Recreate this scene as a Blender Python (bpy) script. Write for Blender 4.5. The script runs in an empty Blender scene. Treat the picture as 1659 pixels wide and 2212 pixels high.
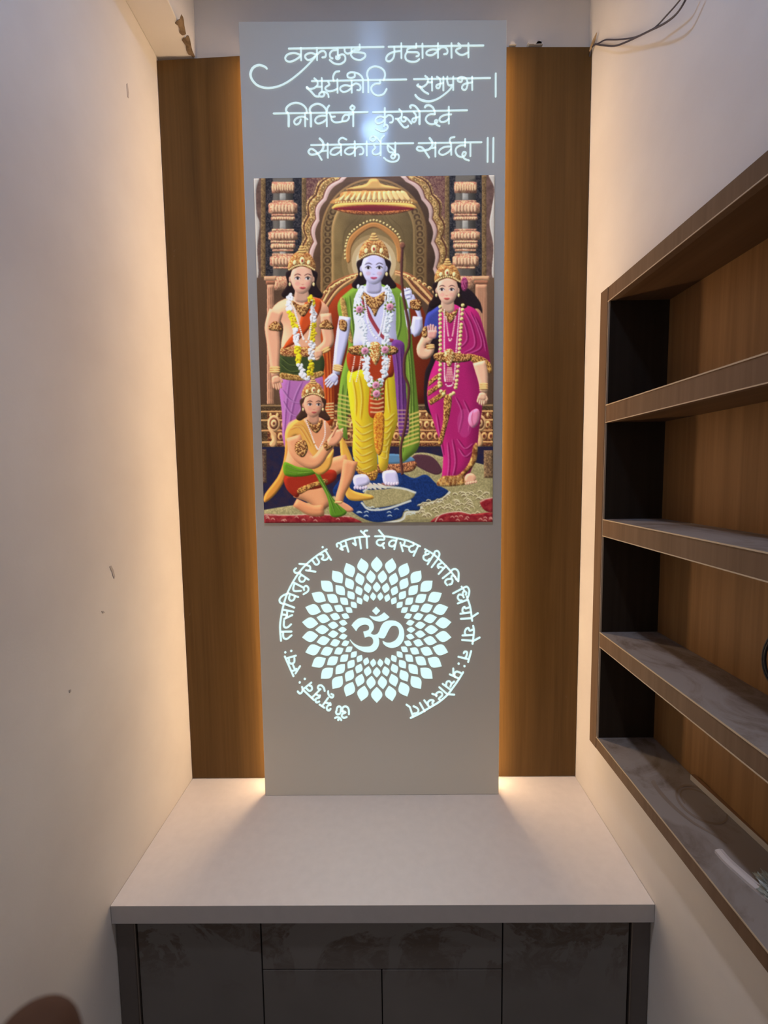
import bpy, math, random
import numpy as np
from mathutils import Vector, Matrix, noise
random.seed(7)
S = bpy.context.scene
COL = S.collection

# ------------------------------------------------------------------ camera
CAM = Vector((0.02682, -1.32200, 1.69101))
CR = Vector((0.99987874, 0.0090461, -0.01267591))
CU = Vector((0.01190718, 0.08049255, 0.99668409))
CF = Vector((-0.01003642, 0.99671416, -0.08037508))
FPX = 961.453
cam_d = bpy.data.cameras.new('camera')
cam = bpy.data.objects.new('camera', cam_d)
COL.objects.link(cam)
cam_d.sensor_fit = 'HORIZONTAL'
cam_d.sensor_width = 36.0
cam_d.lens = FPX / 1659 * 36.0
cam_d.clip_start = 0.005
cam_d.dof.use_dof = True
cam_d.dof.focus_distance = 1.28
cam_d.dof.aperture_fstop = 15.0
cam.matrix_world = Matrix(((CR.x, CU.x, -CF.x, CAM.x), (CR.y, CU.y, -CF.y, CAM.y),
                           (CR.z, CU.z, -CF.z, CAM.z), (0, 0, 0, 1)))
S.camera = cam

# ------------------------------------------------------------------ light settings
EXPOSURE = 0.0
STRIP_COL, STRIP_POW = (1.0, 0.68, 0.40), 21.0
LAMP_COL, LAMP_POW = (0.33, 0.56, 1.0), 172.0
FILL_COL, FILL_POW = (1.0, 0.92, 0.88), 1.9
WORLD_COL, WORLD_POW = (0.92, 0.80, 0.78), 0.30
SIGN_COL, SIGN_POW = (0.62, 0.90, 0.90), 0.95
PRINT_POW = 0.55
S.view_settings.view_transform = 'Standard'
S.view_settings.look = 'None'
S.view_settings.exposure = EXPOSURE
S.view_settings.gamma = 1.0
S.view_settings.use_curve_mapping = False
S.cycles.max_bounces = 8
w = bpy.data.worlds.new('world')
S.world = w
w.use_nodes = True
w.node_tree.nodes['Background'].inputs[0].default_value = (*WORLD_COL, 1)
w.node_tree.nodes['Background'].inputs[1].default_value = WORLD_POW


# ------------------------------------------------------------------ helpers
def ray(px, py):
    return CF + CR * ((px - 829.5) / FPX) - CU * ((py - 1106) / FPX)


def on_plane(px, py, ax, val):
    """where the sight line of a photograph pixel meets the plane axis = val"""
    d = ray(px, py)
    return CAM + d * ((val - CAM[ax]) / d[ax])


def lin(c):
    c = np.asarray(c, float) / 255.0
    return np.where(c <= 0.04045, c / 12.92, ((c + 0.055) / 1.055) ** 2.4)


class MB:
    def __init__(self):
        self.v, self.f = [], []

    def add(self, verts, faces):
        o = len(self.v)
        self.v += [tuple(p) for p in verts]
        self.f += [tuple(i + o for i in f) for f in faces]
        return self

    def box(self, x0, x1, y0, y1, z0, z1):
        v = [(x, y, z) for x in (x0, x1) for y in (y0, y1) for z in (z0, z1)]
        return self.add(v, [(0, 1, 3, 2), (4, 6, 7, 5), (0, 4, 5, 1), (2, 3, 7, 6), (0, 2, 6, 4), (1, 5, 7, 3)])

    def prism(self, poly, y0, y1):
        """polygon in x,z extruded along y (y0 is the front)"""
        n = len(poly)
        v = [(x, y0, z) for x, z in poly] + [(x, y1, z) for x, z in poly]
        f = [tuple(range(n)), tuple(range(2 * n - 1, n - 1, -1))]
        f += [(i, i + n, (i + 1) % n + n, (i + 1) % n) for i in range(n)]
        return self.add(v, f)

    def tube(self, path, rad, n=10):
        path = [Vector(p) for p in path]
        rings, up = [], Vector((0.3, 0.2, 1)).normalized()
        v, f = [], []
        for i, p in enumerate(path):
            t = (path[min(i + 1, len(path) - 1)] - path[max(i - 1, 0)]).normalized()
            a = t.cross(up).normalized()
            b = t.cross(a)
            r = rad[i] if hasattr(rad, '__len__') else rad
            for k in range(n):
                an = 2 * math.pi * k / n
                v.append(p + (a * math.cos(an) + b * math.sin(an)) * r)
        for i in range(len(path) - 1):
            for k in range(n):
                f.append((i * n + k, i * n + (k + 1) % n, (i + 1) * n + (k + 1) % n, (i + 1) * n + k))
        f.append(tuple(range(n - 1, -1, -1)))
        f.append(tuple(range((len(path) - 1) * n, len(path) * n)))
        return self.add(v, f)

    def lathe(self, prof, c, n=48):
        """profile of (radius, z) round a vertical axis at c"""
        v, f = [], []
        for r, z in prof:
            for k in range(n):
                a = 2 * math.pi * k / n
                v.append((c[0] + r * math.cos(a), c[1] + r * math.sin(a), c[2] + z))
        for i in range(len(prof) - 1):
            for k in range(n):
                f.append((i * n + k, i * n + (k + 1) % n, (i + 1) * n + (k + 1) % n, (i + 1) * n + k))
        f.append(tuple(range(n - 1, -1, -1)))
        f.append(tuple(range((len(prof) - 1) * n, len(prof) * n)))
        return self.add(v, f)

    def build(self, name, mat, parent=None, bevel=0.0, smooth=False, label=None):
        me = bpy.data.meshes.new(name)
        me.from_pydata(self.v, [], self.f)
        me.materials.append(mat)
        me.validate()
        import bmesh
        bm = bmesh.new()
        bm.from_mesh(me)
        bmesh.ops.recalc_face_normals(bm, faces=bm.faces)
        bm.to_mesh(me)
        bm.free()
        if smooth:
            me.polygons.foreach_set('use_smooth', [True] * len(me.polygons))
        o = bpy.data.objects.new(name, me)
        COL.objects.link(o)
        if parent is not None:
            o.parent = parent
            o.matrix_parent_inverse = Matrix.Translation(-parent.location)
        if bevel:
            b = o.modifiers.new('bevel', 'BEVEL')
            b.width = bevel
            b.segments = 2
            b.limit_method = 'ANGLE'
        if label:
            o['label'] = label
        return o


def tag(o, label, cat, group=None):
    o['label'] = label
    o['category'] = cat
    if group:
        o['group'] = group
    return o


def thing(name, loc, label, cat, group=None):
    o = bpy.data.objects.new(name, None)
    o.empty_display_size = 0.05
    COL.objects.link(o)
    o.location = loc
    return tag(o, label, cat, group)


def struct(o):
    o['kind'] = 'structure'
    return o


def spline(pts, step=4.0, closed=False):
    P = [np.array(p, float) for p in pts]
    n = len(P)
    out = []
    rng = range(n) if closed else range(n - 1)
    for i in rng:
        if closed:
            a, b, c, d = P[i - 1], P[i], P[(i + 1) % n], P[(i + 2) % n]
        else:
            b, c = P[i], P[i + 1]
            a = P[i - 1] if i else b * 2 - c
            d = P[i + 2] if i + 2 < n else c * 2 - b
        m = max(1, int(np.linalg.norm(c - b) / step))
        for k in range(m):
            t = k / m
            out.append(0.5 * ((2 * b) + (c - a) * t + (2 * a - 5 * b + 4 * c - d) * t * t + (3 * b - a - 3 * c + d) * t ** 3))
    if not closed:
        out.append(P[-1])
    return out


# ------------------------------------------------------------------ materials
class NT:
    def __init__(self, name):
        self.m = bpy.data.materials.new(name)
        self.m.use_nodes = True
        self.t = self.m.node_tree
        self.b = self.t.nodes['Principled BSDF']
        self.tc = self.n('ShaderNodeTexCoord')

    def n(self, kind, **kw):
        x = self.t.nodes.new(kind)
        for k, val in kw.items():
            setattr(x, k, val)
        return x

    def l(self, a, b):
        self.t.links.new(a, b)

    def noise(self, scale, stretch=(1, 1, 1), detail=4, rough=0.55, dist=0.0):
        mp = self.n('ShaderNodeMapping')
        mp.inputs['Scale'].default_value = stretch
        self.l(self.tc.outputs['Object'], mp.inputs[0])
        x = self.n('ShaderNodeTexNoise')
        x.inputs['Scale'].default_value = scale
        x.inputs['Detail'].default_value = detail
        x.inputs['Roughness'].default_value = rough
        x.inputs['Distortion'].default_value = dist
        self.l(mp.outputs[0], x.inputs['Vector'])
        return x.outputs[0]

    def ramp(self, fac, stops):
        r = self.n('ShaderNodeValToRGB')
        el = r.color_ramp.elements
        while len(el) < len(stops):
            el.new(0.5)
        for e, (p, c) in zip(el, stops):
            e.position = p
            e.color = (*c, 1) if len(c) == 3 else c
        self.l(fac, r.inputs[0])
        return r.outputs[0]

    def mix(self, fac, a, b, mode='MIX'):
        x = self.n('ShaderNodeMix', data_type='RGBA', blend_type=mode)
        for s, val in ((x.inputs[0], fac), (x.inputs[6], a), (x.inputs[7], b)):
            if hasattr(val, 'is_linked') or hasattr(val, 'links'):
                self.l(val, s)
            elif isinstance(val, (int, float)):
                s.default_value = val
            else:
                s.default_value = (*val, 1)
        return x.outputs[2]

    def bump(self, h, strength, dist=0.001):
        x = self.n('ShaderNodeBump')
        x.inputs['Strength'].default_value = strength
        x.inputs['Distance'].default_value = dist
        self.l(h, x.inputs['Height'])
        self.l(x.outputs[0], self.b.inputs['Normal'])

    def set(self, **kw):
        for k, val in kw.items():
            s = self.b.inputs[k.replace('_', ' ')]
            if hasattr(val, 'links'):
                self.l(val, s)
            else:
                s.default_value = (*val, 1) if isinstance(val, tuple) and s.type == 'RGBA' else val
        return self


def paint(name, a, b, rough=0.75, scale=3.0, bump=0.12):
    t = NT(name)
    big = t.noise(scale, detail=5)
    fine = t.noise(160, detail=3)
    t.set(Base_Color=t.ramp(big, [(0.35, a), (0.68, b)]), Roughness=rough)
    t.bump(t.mix(0.35, big, fine), bump, 0.004)
    return t.m


def wood(name, dark, light, rough=0.42, axis=2, specks=False):
    t = NT(name)
    st = [1.0, 1.0, 1.0]
    st[axis] = 0.035
    g1 = t.noise(26, tuple(st), 5, 0.6, 0.6)
    st[axis] = 0.02
    g2 = t.noise(120, tuple(st), 3, 0.6)
    c = t.mix(0.35, t.ramp(g1, [(0.32, dark), (0.7, light)]), t.ramp(g2, [(0.3, dark), (0.7, light)]))
    if specks:
        d = t.ramp(t.noise(34, (1, 1, 0.45), 4, 0.6), [(0.70, (0, 0, 0)), (0.78, (1, 1, 1))])
        c = t.mix(t.mix(0.6, d, (0, 0, 0)), c, (0.28, 0.22, 0.17))
    t.set(Base_Color=c, Roughness=rough, Specular_IOR_Level=0.15)
    t.bump(g2, 0.06, 0.001)
    return t.m


def plain(name, c, rough=0.5, **kw):
    t = NT(name)
    nz = t.noise(40, detail=3)
    t.set(Base_Color=t.mix(0.12, c, t.mix(1.0, c, nz, 'MULTIPLY')), Roughness=rough, **kw)
    return t.m


def emit(name, c, power, warm=None):
    t = NT(name)
    t.set(Base_Color=(0.6, 0.6, 0.6), Emission_Color=c, Emission_Strength=power, Roughness=0.4)
    return t.m


M = {}
M['wall'] = paint('wall_paint', (0.70, 0.66, 0.62), (0.78, 0.745, 0.70))
M['ceiling'] = paint('ceiling_paint', (0.70, 0.69, 0.68), (0.76, 0.75, 0.74))
M['plaster'] = paint('raw_plaster', (0.10, 0.065, 0.035), (0.27, 0.19, 0.115), 0.95, 40, 0.8)
M['floor'] = plain('floor_tile', (0.32, 0.29, 0.26), 0.35)
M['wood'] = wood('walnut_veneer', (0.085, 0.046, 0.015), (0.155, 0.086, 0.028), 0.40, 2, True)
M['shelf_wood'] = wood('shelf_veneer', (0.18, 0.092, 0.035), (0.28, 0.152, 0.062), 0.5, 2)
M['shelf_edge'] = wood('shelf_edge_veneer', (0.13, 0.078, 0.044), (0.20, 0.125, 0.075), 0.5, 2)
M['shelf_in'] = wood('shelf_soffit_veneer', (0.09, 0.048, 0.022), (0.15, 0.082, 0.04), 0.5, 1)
M['shaded_side'] = wood('shade_tinted_veneer', (0.026, 0.018, 0.012), (0.045, 0.032, 0.022), 0.5, 2)  # shelf veneer with the far side's shade put into its colour
M['counter'] = plain('counter_laminate', (0.82, 0.76, 0.72), 0.38)
M['fascia'] = plain('fascia_laminate', (0.50, 0.48, 0.475), 0.45)
t = NT('altar_laminate')
tg = t.n('ShaderNodeTangent', direction_type='RADIAL', axis='Z')
t.set(Base_Color=(0.78, 0.75, 0.65), Roughness=0.26, Specular_IOR_Level=0.5, Anisotropic=1.0, Anisotropic_Rotation=0.25,
      Coat_Weight=0.12, Coat_Roughness=0.1)
t.l(tg.outputs[0], t.b.inputs['Tangent'])
M['panel'] = t.m
M['panel_side'] = plain('panel_edge', (0.45, 0.44, 0.42), 0.5)
t = NT('dusty_grey_laminate')
sep = t.n('ShaderNodeSeparateXYZ')
t.l(t.tc.outputs['Object'], sep.inputs[0])
zr = t.n('ShaderNodeMapRange')
t.l(sep.outputs[2], zr.inputs[0])
for k_, v_ in zip((1, 2, 3, 4), (0.52, 0.66, 0.0, 1.0)):
    zr.inputs[k_].default_value = v_
d1 = t.ramp(t.noise(4.2, (1, 1, 0.8), 5, 0.6, 2.2), [(0.47, (0, 0, 0)), (0.50, (1, 1, 1))])
d2 = t.ramp(t.noise(15, (1, 1, 1.3), 5, 0.7, 1.5), [(0.40, (0.25, 0.25, 0.25)), (0.56, (1, 1, 1))])
msk = t.mix(1.0, t.mix(1.0, d1, d2, 'MULTIPLY'), zr.outputs[0], 'MULTIPLY')
base = t.ramp(t.noise(3.0, (1, 1, 1), 5, 0.6), [(0.3, (0.115, 0.108, 0.102)), (0.7, (0.15, 0.14, 0.132))])
c = t.mix(msk, base, (0.070, 0.050, 0.038))
t.set(Base_Color=c, Roughness=0.5)
M['cabinet'] = t.m
M['filler'] = plain('filler_laminate', (0.10, 0.085, 0.078), 0.5)
M['handle'] = plain('profile_handle', (0.20, 0.165, 0.14), 0.35, Metallic=0.6)
M['black'] = plain('black_plastic', (0.012, 0.011, 0.013), 0.4)
M['gap'] = plain('dark_gap', (0.006, 0.006, 0.006), 0.8)
M['pvc'] = plain('white_plastic', (0.55, 0.52, 0.54), 0.4)
M['batten_face'] = plain('batten_face', (0.46, 0.42, 0.37), 0.55)
M['batten_wood'] = wood('batten_wood', (0.20, 0.11, 0.055), (0.32, 0.18, 0.10), 0.6, 1)
M['bag'] = plain('grey_plastic_film', (0.26, 0.29, 0.28), 0.3)
M['brass'] = plain('pale_edge_strip', (0.55, 0.43, 0.29), 0.45)
M['groove'] = plain('groove_shadow_gap', (0.03, 0.024, 0.03), 0.6)
M['sliver'] = wood('raw_bamboo', (0.30, 0.22, 0.13), (0.46, 0.36, 0.24), 0.7, 2)
M['wire'] = plain('grey_wire', (0.055, 0.05, 0.07), 0.45)
M['scuff'] = plain('wall_scuff', (0.50, 0.45, 0.42), 0.8)
M['metal'] = plain('white_lamp_rim', (0.8, 0.8, 0.8), 0.4)
M['sign'] = emit('backlit_acrylic', SIGN_COL, SIGN_POW)
M['sign_dim'] = emit('backlit_acrylic_verse', (0.66, 0.88, 0.84), 0.72)
for k_ in ('sign', 'sign_dim'):
    M[k_].cycles.emission_sampling = 'NONE'
M['strip'] = emit('warm_led', STRIP_COL, STRIP_POW)
M['lamp'] = emit('lamp_lens', LAMP_COL, LAMP_POW)
t = NT('dusty_shelf_laminate')
a = t.ramp(t.noise(4.5, (1, 1, 1), 6, 0.65, 1.6), [(0.46, (0, 0, 0)), (0.58, (1, 1, 1))])
b2 = t.ramp(t.noise(17, (1, 0.6, 1), 5, 0.7, 1.0), [(0.40, (0, 0, 0)), (0.6, (1, 1, 1))])
c = t.mix(t.mix(0.6, a, t.mix(1.0, a, b2, 'MULTIPLY')), (0.26, 0.235, 0.225), (0.15, 0.115, 0.095))
t.set(Base_Color=c, Roughness=0.6)
M['shelf_top'] = t.m
t = NT('skin')
n1 = t.noise(60, detail=4)
t.set(Base_Color=t.ramp(n1, [(0.3, (0.07, 0.033, 0.018)), (0.7, (0.10, 0.048, 0.027))]), Roughness=0.85, Specular_IOR_Level=0.15,
      Subsurface_Weight=0.15, Subsurface_Radius=(0.004, 0.002, 0.001))
M['skin'] = t.m
M['nail'] = plain('nail', (0.34, 0.18, 0.13), 0.3)


# ================================================================== the room
XL, XR = -0.600, 0.600
YN, ZC = -2.40, 3.10           # open near end, ceiling height
struct(MB().box(XL - 0.1, XR + 0.25, YN, 0.12, -0.08, 0.0).build('floor', M['floor']))
struct(MB().box(XL - 0.1, XR + 0.25, YN, 0.12, ZC, ZC + 0.08).build('ceiling', M['ceiling']))
struct(MB().box(XL - 0.1, XR + 0.25, 0.020, 0.12, 0, ZC).build('wall_back', M['wall']))
wl = struct(MB().box(XL - 0.1, XL, YN, 0.020, 0, ZC).build('wall_left', M['wall']))
HY0, HY1, HZ0, HZ1 = -1.205, -0.166, 0.974, 2.137      # hole for the shelf unit
struct(MB().box(XR, XR + 0.25, HY1, 0.020, 0, ZC).box(XR, XR + 0.25, YN, HY0, 0, ZC)
       .box(XR, XR + 0.25, HY0, HY1, 0, HZ0).box(XR, XR + 0.25, HY0, HY1, HZ1, ZC)
       .build('wall_right', M['wall']))
beam = struct(MB().box(XL, -0.4967, YN, 0.020, 2.856, ZC).build('trim_1', M['wall'], bevel=0.002))


def flat_px(polys, ax, val, thick, name, mat, parent=None, jitter=0.0):
    """irregular flat patch traced on the plane axis = val, with real thickness"""
    m = MB()
    for poly in polys:
        P = [on_plane(x, y, ax, val) for x, y in poly]
        Q = []
        for p in P:
            q = p.copy()
            q[ax] += thick
            Q.append(q)
        n = len(P)
        m.add(P + Q, [tuple(range(n)), tuple(range(2 * n - 1, n - 1, -1))] +
              [(i, i + n, (i + 1) % n + n, (i + 1) % n) for i in range(n)])
    return m.build(name, mat, parent)


def zp(off, sc, pts):
    return [(off[0] + x / sc, off[1] + y / sc) for x, y in pts]


flat_px([zp((0, 0), 2.9625, [(1120, 145), (1132, 130), (1150, 120), (1160, 90), (1172, 108), (1178, 135), (1180, 160),
                             (1190, 213), (1178, 221), (1165, 222), (1148, 205), (1148, 180), (1140, 160)]),
         zp((0, 0), 2.9625, [(1165, 255), (1172, 240), (1188, 240), (1195, 225), (1208, 228), (1216, 250), (1222, 285),
                             (1232, 325), (1248, 360), (1232, 362), (1222, 350), (1205, 345), (1192, 315), (1190, 290),
                             (1180, 275)])], 2, 2.8562, -0.002, 'chipped_plaster', M['plaster'], beam)
for poly in ([(236, 1224), (240, 1222), (245, 1232), (248, 1246), (246, 1250), (243, 1243), (242, 1236)],
             [(219, 1320), (223, 1320), (226, 1323), (222, 1325)], [(149, 1491), (153, 1489), (153, 1494), (150, 1497)],
             [(273, 182), (275, 180), (278, 200), (278, 212), (275, 210)]):
    flat_px([poly], 0, XL + 0.0002, 0.0008, 'wall_scratch', M['scuff'], wl)
lump = MB()
for px, py, wd in ((1106, 99, 7), (1152, 98, 13), (1162, 99, 9)):
    c = on_plane(px, py, 1, 0.012)
    for k in range(1):
        v, f = [], []
        ww = wd / FPX * 1.3
        for i in range(9):
            a = math.pi * i / 8
            rr = 1 + 0.3 * math.sin(i * 5.1 + px)
            v.append((c.x + ww * math.cos(a) * rr, c.z - 0.003 + 0.6 * ww * math.sin(a) * rr))
        lump.prism(v, 0.004, 0.020)
lump.build('mortar_lump', M['wall'], bpy.data.objects['wall_back'])

# ------------------------------------------------------------------ wood cladding
wpl = tag(MB().prism([(XL + 0.001, 0.752), (-0.300, 0.752), (-0.300, 2.8545), (XL + 0.001, 2.845)], 0.0, 0.0195)
          .build('wood_cladding', M['wood'], bevel=0.0008),
          'tall brown wood cladding panel left of the lit altar panel', 'panel')
wpr = tag(MB().prism([(0.300, 0.752), (XR - 0.001, 0.752), (XR - 0.001, 2.855), (0.300, 2.861)], 0.0, 0.0195)
          .build('wood_cladding', M['wood'], bevel=0.0008),
          'tall brown wood cladding panel right of the lit altar panel, next to the shelves', 'panel')

# ------------------------------------------------------------------ worktop and cabinet
wt = thing('worktop', (0, -0.2, 0.707), 'pale pinkish laminate worktop spanning the alcove below the altar panel', 'worktop')
MB().box(XL + 0.001, XR - 0.001, -0.3955, 0.0195, 0.732, 0.7489).box(XL + 0.001, XR - 0.001, -0.4157, 0.0195, 0.7490, 0.750).build(
    'slab', M['counter'], wt)
MB().box(XL + 0.001, XR - 0.001, -0.4156, -0.3957, 0.707, 0.7489).build('fascia', M['fascia'], wt, 0.0006,
                                                                       label='grey front edge')
cb = thing('base_cabinet', (0, -0.2, 0), 'dark grey dusty base cabinet with doors and drawer under the worktop', 'cabinet')
MB().box(XL + 0.004, XR - 0.004, -0.384, 0.0195, 0.08, 0.7065).build('carcass', M['gap'], cb)
MB().box(XL + 0.01, XR - 0.01, -0.34, -0.05, 0.0, 0.08).build('plinth', M['filler'], cb)
for x0, x1 in ((-0.5965, -0.5570), (0.5590, 0.5965)):
    MB().box(x0, x1, -0.405, -0.384, 0.085, 0.706).build('filler_panel', M['filler'], cb, 0.0006)
for x0, x1, z1, lab in ((-0.5485, -0.2722, 0.704, 'wide outer door with brown dust smears'), (-0.2690, -0.0018, 0.5815, None),
                        (0.0006, 0.2690, 0.5815, None), (0.2722, 0.5505, 0.704, 'outer door beside the right wall')):
    MB().box(x0, x1, -0.405, -0.387, 0.085, z1).build('door', M['cabinet'], cb, 0.0006, label=lab)
MB().box(-0.2690, 0.2690, -0.405, -0.387, 0.5838, 0.704).build('drawer', M['cabinet'], cb, 0.0006)
for x0 in (-0.5550, 0.5550):
    MB().box(x0, x0 + 0.0035 if x0 < 0 else x0 + 0.003, -0.4075, -0.386, 0.085, 0.704).build('profile_handle', M['handle'], cb)

# ------------------------------------------------------------------ built-in shelf unit in the right wall
SX0, SX1 = 0.565, 0.7125        # front plane, inside face of the back
SY0, SY1 = -1.200, -0.162       # near and far outside faces
JI = -0.2035                    # inside face of the far side
su = thing('wall_shelf', (0.60, -0.68, 0.970), 'brown wood shelf unit of four open compartments built into the right wall', 'shelf')
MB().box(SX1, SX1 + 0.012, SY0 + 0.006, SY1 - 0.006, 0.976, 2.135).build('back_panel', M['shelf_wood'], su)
MB().box(SX0 + 0.0045, SX1, JI, JI + 0.0025, 0.9765, 2.1345).box(SX0 + 0.0205, SX1, JI + 0.0025, SY1 - 0.006, 0.976, 2.135).build('side_panel', M['shaded_side'], su)
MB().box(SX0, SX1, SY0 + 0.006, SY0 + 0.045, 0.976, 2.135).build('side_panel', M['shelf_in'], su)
fr = MB().box(SX0, SX0 + 0.02, JI + 0.0048, SY1, 0.970, 2.1408).build('frame_stile', M['shelf_edge'], su, 0.0006)
MB().box(SX0 + 0.0006, SX0 + 0.0042, JI + 0.0013, JI + 0.0048, 1.000, 2.108).build('shadow_gap', M['groove'], su)
MB().box(SX0, SX0 + 0.0044, JI, JI + 0.0012, 1.000, 2.108).build('edge_strip', M['brass'], su)
boards = [('frame_rail', 2.106, 2.1408), ('shelf_board', 1.8156, 1.858), ('shelf_board', 1.5337, 1.575),
          ('shelf_board', 1.2464, 1.284), ('frame_rail', 0.970, 1.0005)]
for nm, z0, z1 in boards:
    e0, e1 = z0, z1
    inset = nm == 'frame_rail'
    y1 = JI + (0.004 if inset else -0.0002)
    b = MB().box(SX0 + 0.0008, SX0 + 0.018, SY0 + 0.046, y1, z0, z1).build(nm, M['shelf_edge'], su, 0.0006)
    bz0, bz1 = (z0 + (0.004 if z0 < 1 else 0), z1 - (0.004 if z1 > 2.1 else 0))
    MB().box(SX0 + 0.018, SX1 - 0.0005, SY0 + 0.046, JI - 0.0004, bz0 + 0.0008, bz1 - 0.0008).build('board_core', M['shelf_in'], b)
    if z1 < 2.1:
        MB().box(SX0 + 0.0012, SX1 - 0.0008, SY0 + 0.046, JI - 0.0006, z1 - 0.0006, z1 + 0.0012).build(
            'top_laminate', M['shelf_top'], b, label='dusty grey top surface')
        MB().box(SX0 - 0.0003, SX0 + 0.0011, SY0 + 0.046, y1, z1 - 0.0012, z1 + 0.0013).build('edge_banding', M['brass'], b)
    if z0 > 1:
        MB().box(SX0 - 0.0003, SX0 + 0.0011, SY0 + 0.046, y1, z0 - 0.0008, z0 + 0.0012).build('edge_banding', M['brass'], b)

# finger-drawn ring and streak in the dust of the lowest shelf
ring = MB()
for (cx, cy, rx, ry, tilt, a0, a1, wd) in ((1516, 1738, 62, 30, 0.55, 0, 6.2832, 2.4), (1514, 1736, 50, 22, 0.55, 2.2, 5.2, 1.6)):
    pts = []
    for k in range(49):
        a = a0 + (a1 - a0) * k / 48
        ex, ey = rx * math.cos(a), ry * math.sin(a)
        pts.append((cx + ex * math.cos(tilt) - ey * math.sin(tilt), cy + ex * math.sin(tilt) + ey * math.cos(tilt)))
    for p, q in zip(pts[:-1], pts[1:]):
        d = Vector((q[0] - p[0], q[1] - p[1])).normalized()
        nx, ny = -d.y * wd, d.x * wd
        ring.add([on_plane(x, y, 2, 1.0021) for x, y in
                  ((p[0] - nx, p[1] - ny), (q[0] - nx, q[1] - ny), (q[0] + nx, q[1] + ny), (p[0] + nx, p[1] + ny))], [(0, 1, 2, 3)])
pts = spline([(1409, 1686), (1425, 1710), (1455, 1742), (1495, 1775), (1540, 1802), (1570, 1822)], 6)
for i, (p, q) in enumerate(zip(pts[:-1], pts[1:])):
    wd = 3.2 * (1 - i / len(pts)) + 1
    d = Vector((q[0] - p[0], q[1] - p[1])).normalized()
    nx, ny = -d.y * wd, d.x * wd
    ring.add([on_plane(x, y, 2, 1.0021) for x, y in
              ((p[0] - nx, p[1] - ny), (q[0] - nx, q[1] - ny), (q[0] + nx, q[1] + ny), (p[0] + nx, p[1] + ny))], [(0, 1, 2, 3)])
M['wiped'] = plain('wiped_dust', (0.23, 0.185, 0.155), 0.5)
bottom_rail = [o for o in bpy.data.objects if o.name.startswith('frame_rail')][-1]
ring.build('wiped_dust_ring', M['wiped'], bottom_rail)

# ------------------------------------------------------------------ things left on the shelves
ZB = 1.0020
a, b = on_plane(1491, 1684, 2, ZB), on_plane(1659, 1841, 2, ZB)
d = (b - a).normalized()
n = Vector((-d.y, d.x, 0))
if n.x < 0:
    n = -n
far = b + d * 0.25
bt = thing('wood_batten', tuple((a + far) / 2), 'white-faced wood batten lying along the back of the lowest shelf', 'batten')
WB, HB = 0.010, 0.0125


def bar(m, p, q, n, off0, off1, h0, h1):
    v = []
    for e in (p, q):
        for o_ in (off0, off1):
            for h in (h0, h1):
                v.append(e + n * o_ + Vector((0, 0, h)))
    return m.add(v, [(0, 1, 3, 2), (4, 6, 7, 5), (0, 4, 5, 1), (2, 3, 7, 6), (0, 2, 6, 4), (1, 5, 7, 3)])


bar(MB(), a, far, n, 0.0007, WB, 0, HB).build('core', M['batten_wood'], bt)
bar(MB(), a, far, n, 0, 0.0007, 0, HB).build('white_face', M['batten_face'], bt, label='white laminated face')

path = [on_plane(x, y, 2, ZB) for x, y in spline([(1551, 1842), (1570, 1864), (1596, 1888), (1630, 1918), (1668, 1950)], 5)]
m = MB()
for i, p in enumerate(path):
    tdir = (path[min(i + 1, len(path) - 1)] - path[max(i - 1, 0)]).normalized()
    nn = Vector((-tdir.y, tdir.x, 0))
    if nn.x < 0:
        nn = -nn
    for o_, h in ((-0.006, 0), (-0.006, 0.0055), (-0.001, 0.0075), (0.0, 0.0066), (0.001, 0.0078), (0.007, 0.0075), (0.007, 0)):
        m.v.append(tuple(p + nn * o_ + Vector((0, 0, h))))
k = 7
for i in range(len(path) - 1):
    for j in range(k):
        m.f.append((i * k + j, i * k + (j + 1) % k, (i + 1) * k + (j + 1) % k, (i + 1) * k + j))
m.f.append(tuple(range(k)))
m.f.append(tuple(range(len(m.v) - 1, len(m.v) - k - 1, -1)))
tag(m.build('plastic_strip', M['pvc']), 'curved white plastic trim strip lying on the lowest shelf', 'strip')

import bmesh
bm = bmesh.new()
bmesh.ops.create_icosphere(bm, subdivisions=5, radius=1.0)
cb_ = on_plane(1672, 1946, 2, ZB) + Vector((0.006, -0.014, 0))
for vtx in bm.verts:
    p = vtx.co.copy()
    cre = abs(noise.noise(p * 2.1)) + 0.5 * abs(noise.noise(p * 5.3 + Vector((3, 1, 2)))) + 0.3 * noise.noise(p * 11)
    p = p * (0.62 + 0.75 * cre)
    vtx.co = cb_ + Vector((p.x * 0.020, p.y * 0.050, max(0.0, 0.014 + p.z * 0.020)))
me = bpy.data.meshes.new('plastic_bag')
bm.to_mesh(me)
bm.free()
me.materials.append(M['bag'])
bagO = bpy.data.objects.new('plastic_bag', me)
COL.objects.link(bagO)
tag(bagO, 'crumpled grey plastic bag on the lowest shelf beside the white strip', 'bag')

loop = [on_plane(1698 + 50 * math.cos(2 * math.pi * k / 40), 1425 + 66 * math.sin(2 * math.pi * k / 40), 0, 0.700 - 0.006 * k / 40) for k in range(41)]
loop += [on_plane(1698 + 46 * math.cos(2 * math.pi * k / 40), 1425 + 60 * math.sin(2 * math.pi * k / 40), 0, 0.693 - 0.005 * k / 40) for k in range(30)]
tag(MB().tube(loop, 0.0024, 10).build('cable_coil', M['black'], smooth=True),
    'black coiled cable standing against the back of the second compartment from the bottom', 'cable')

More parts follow.
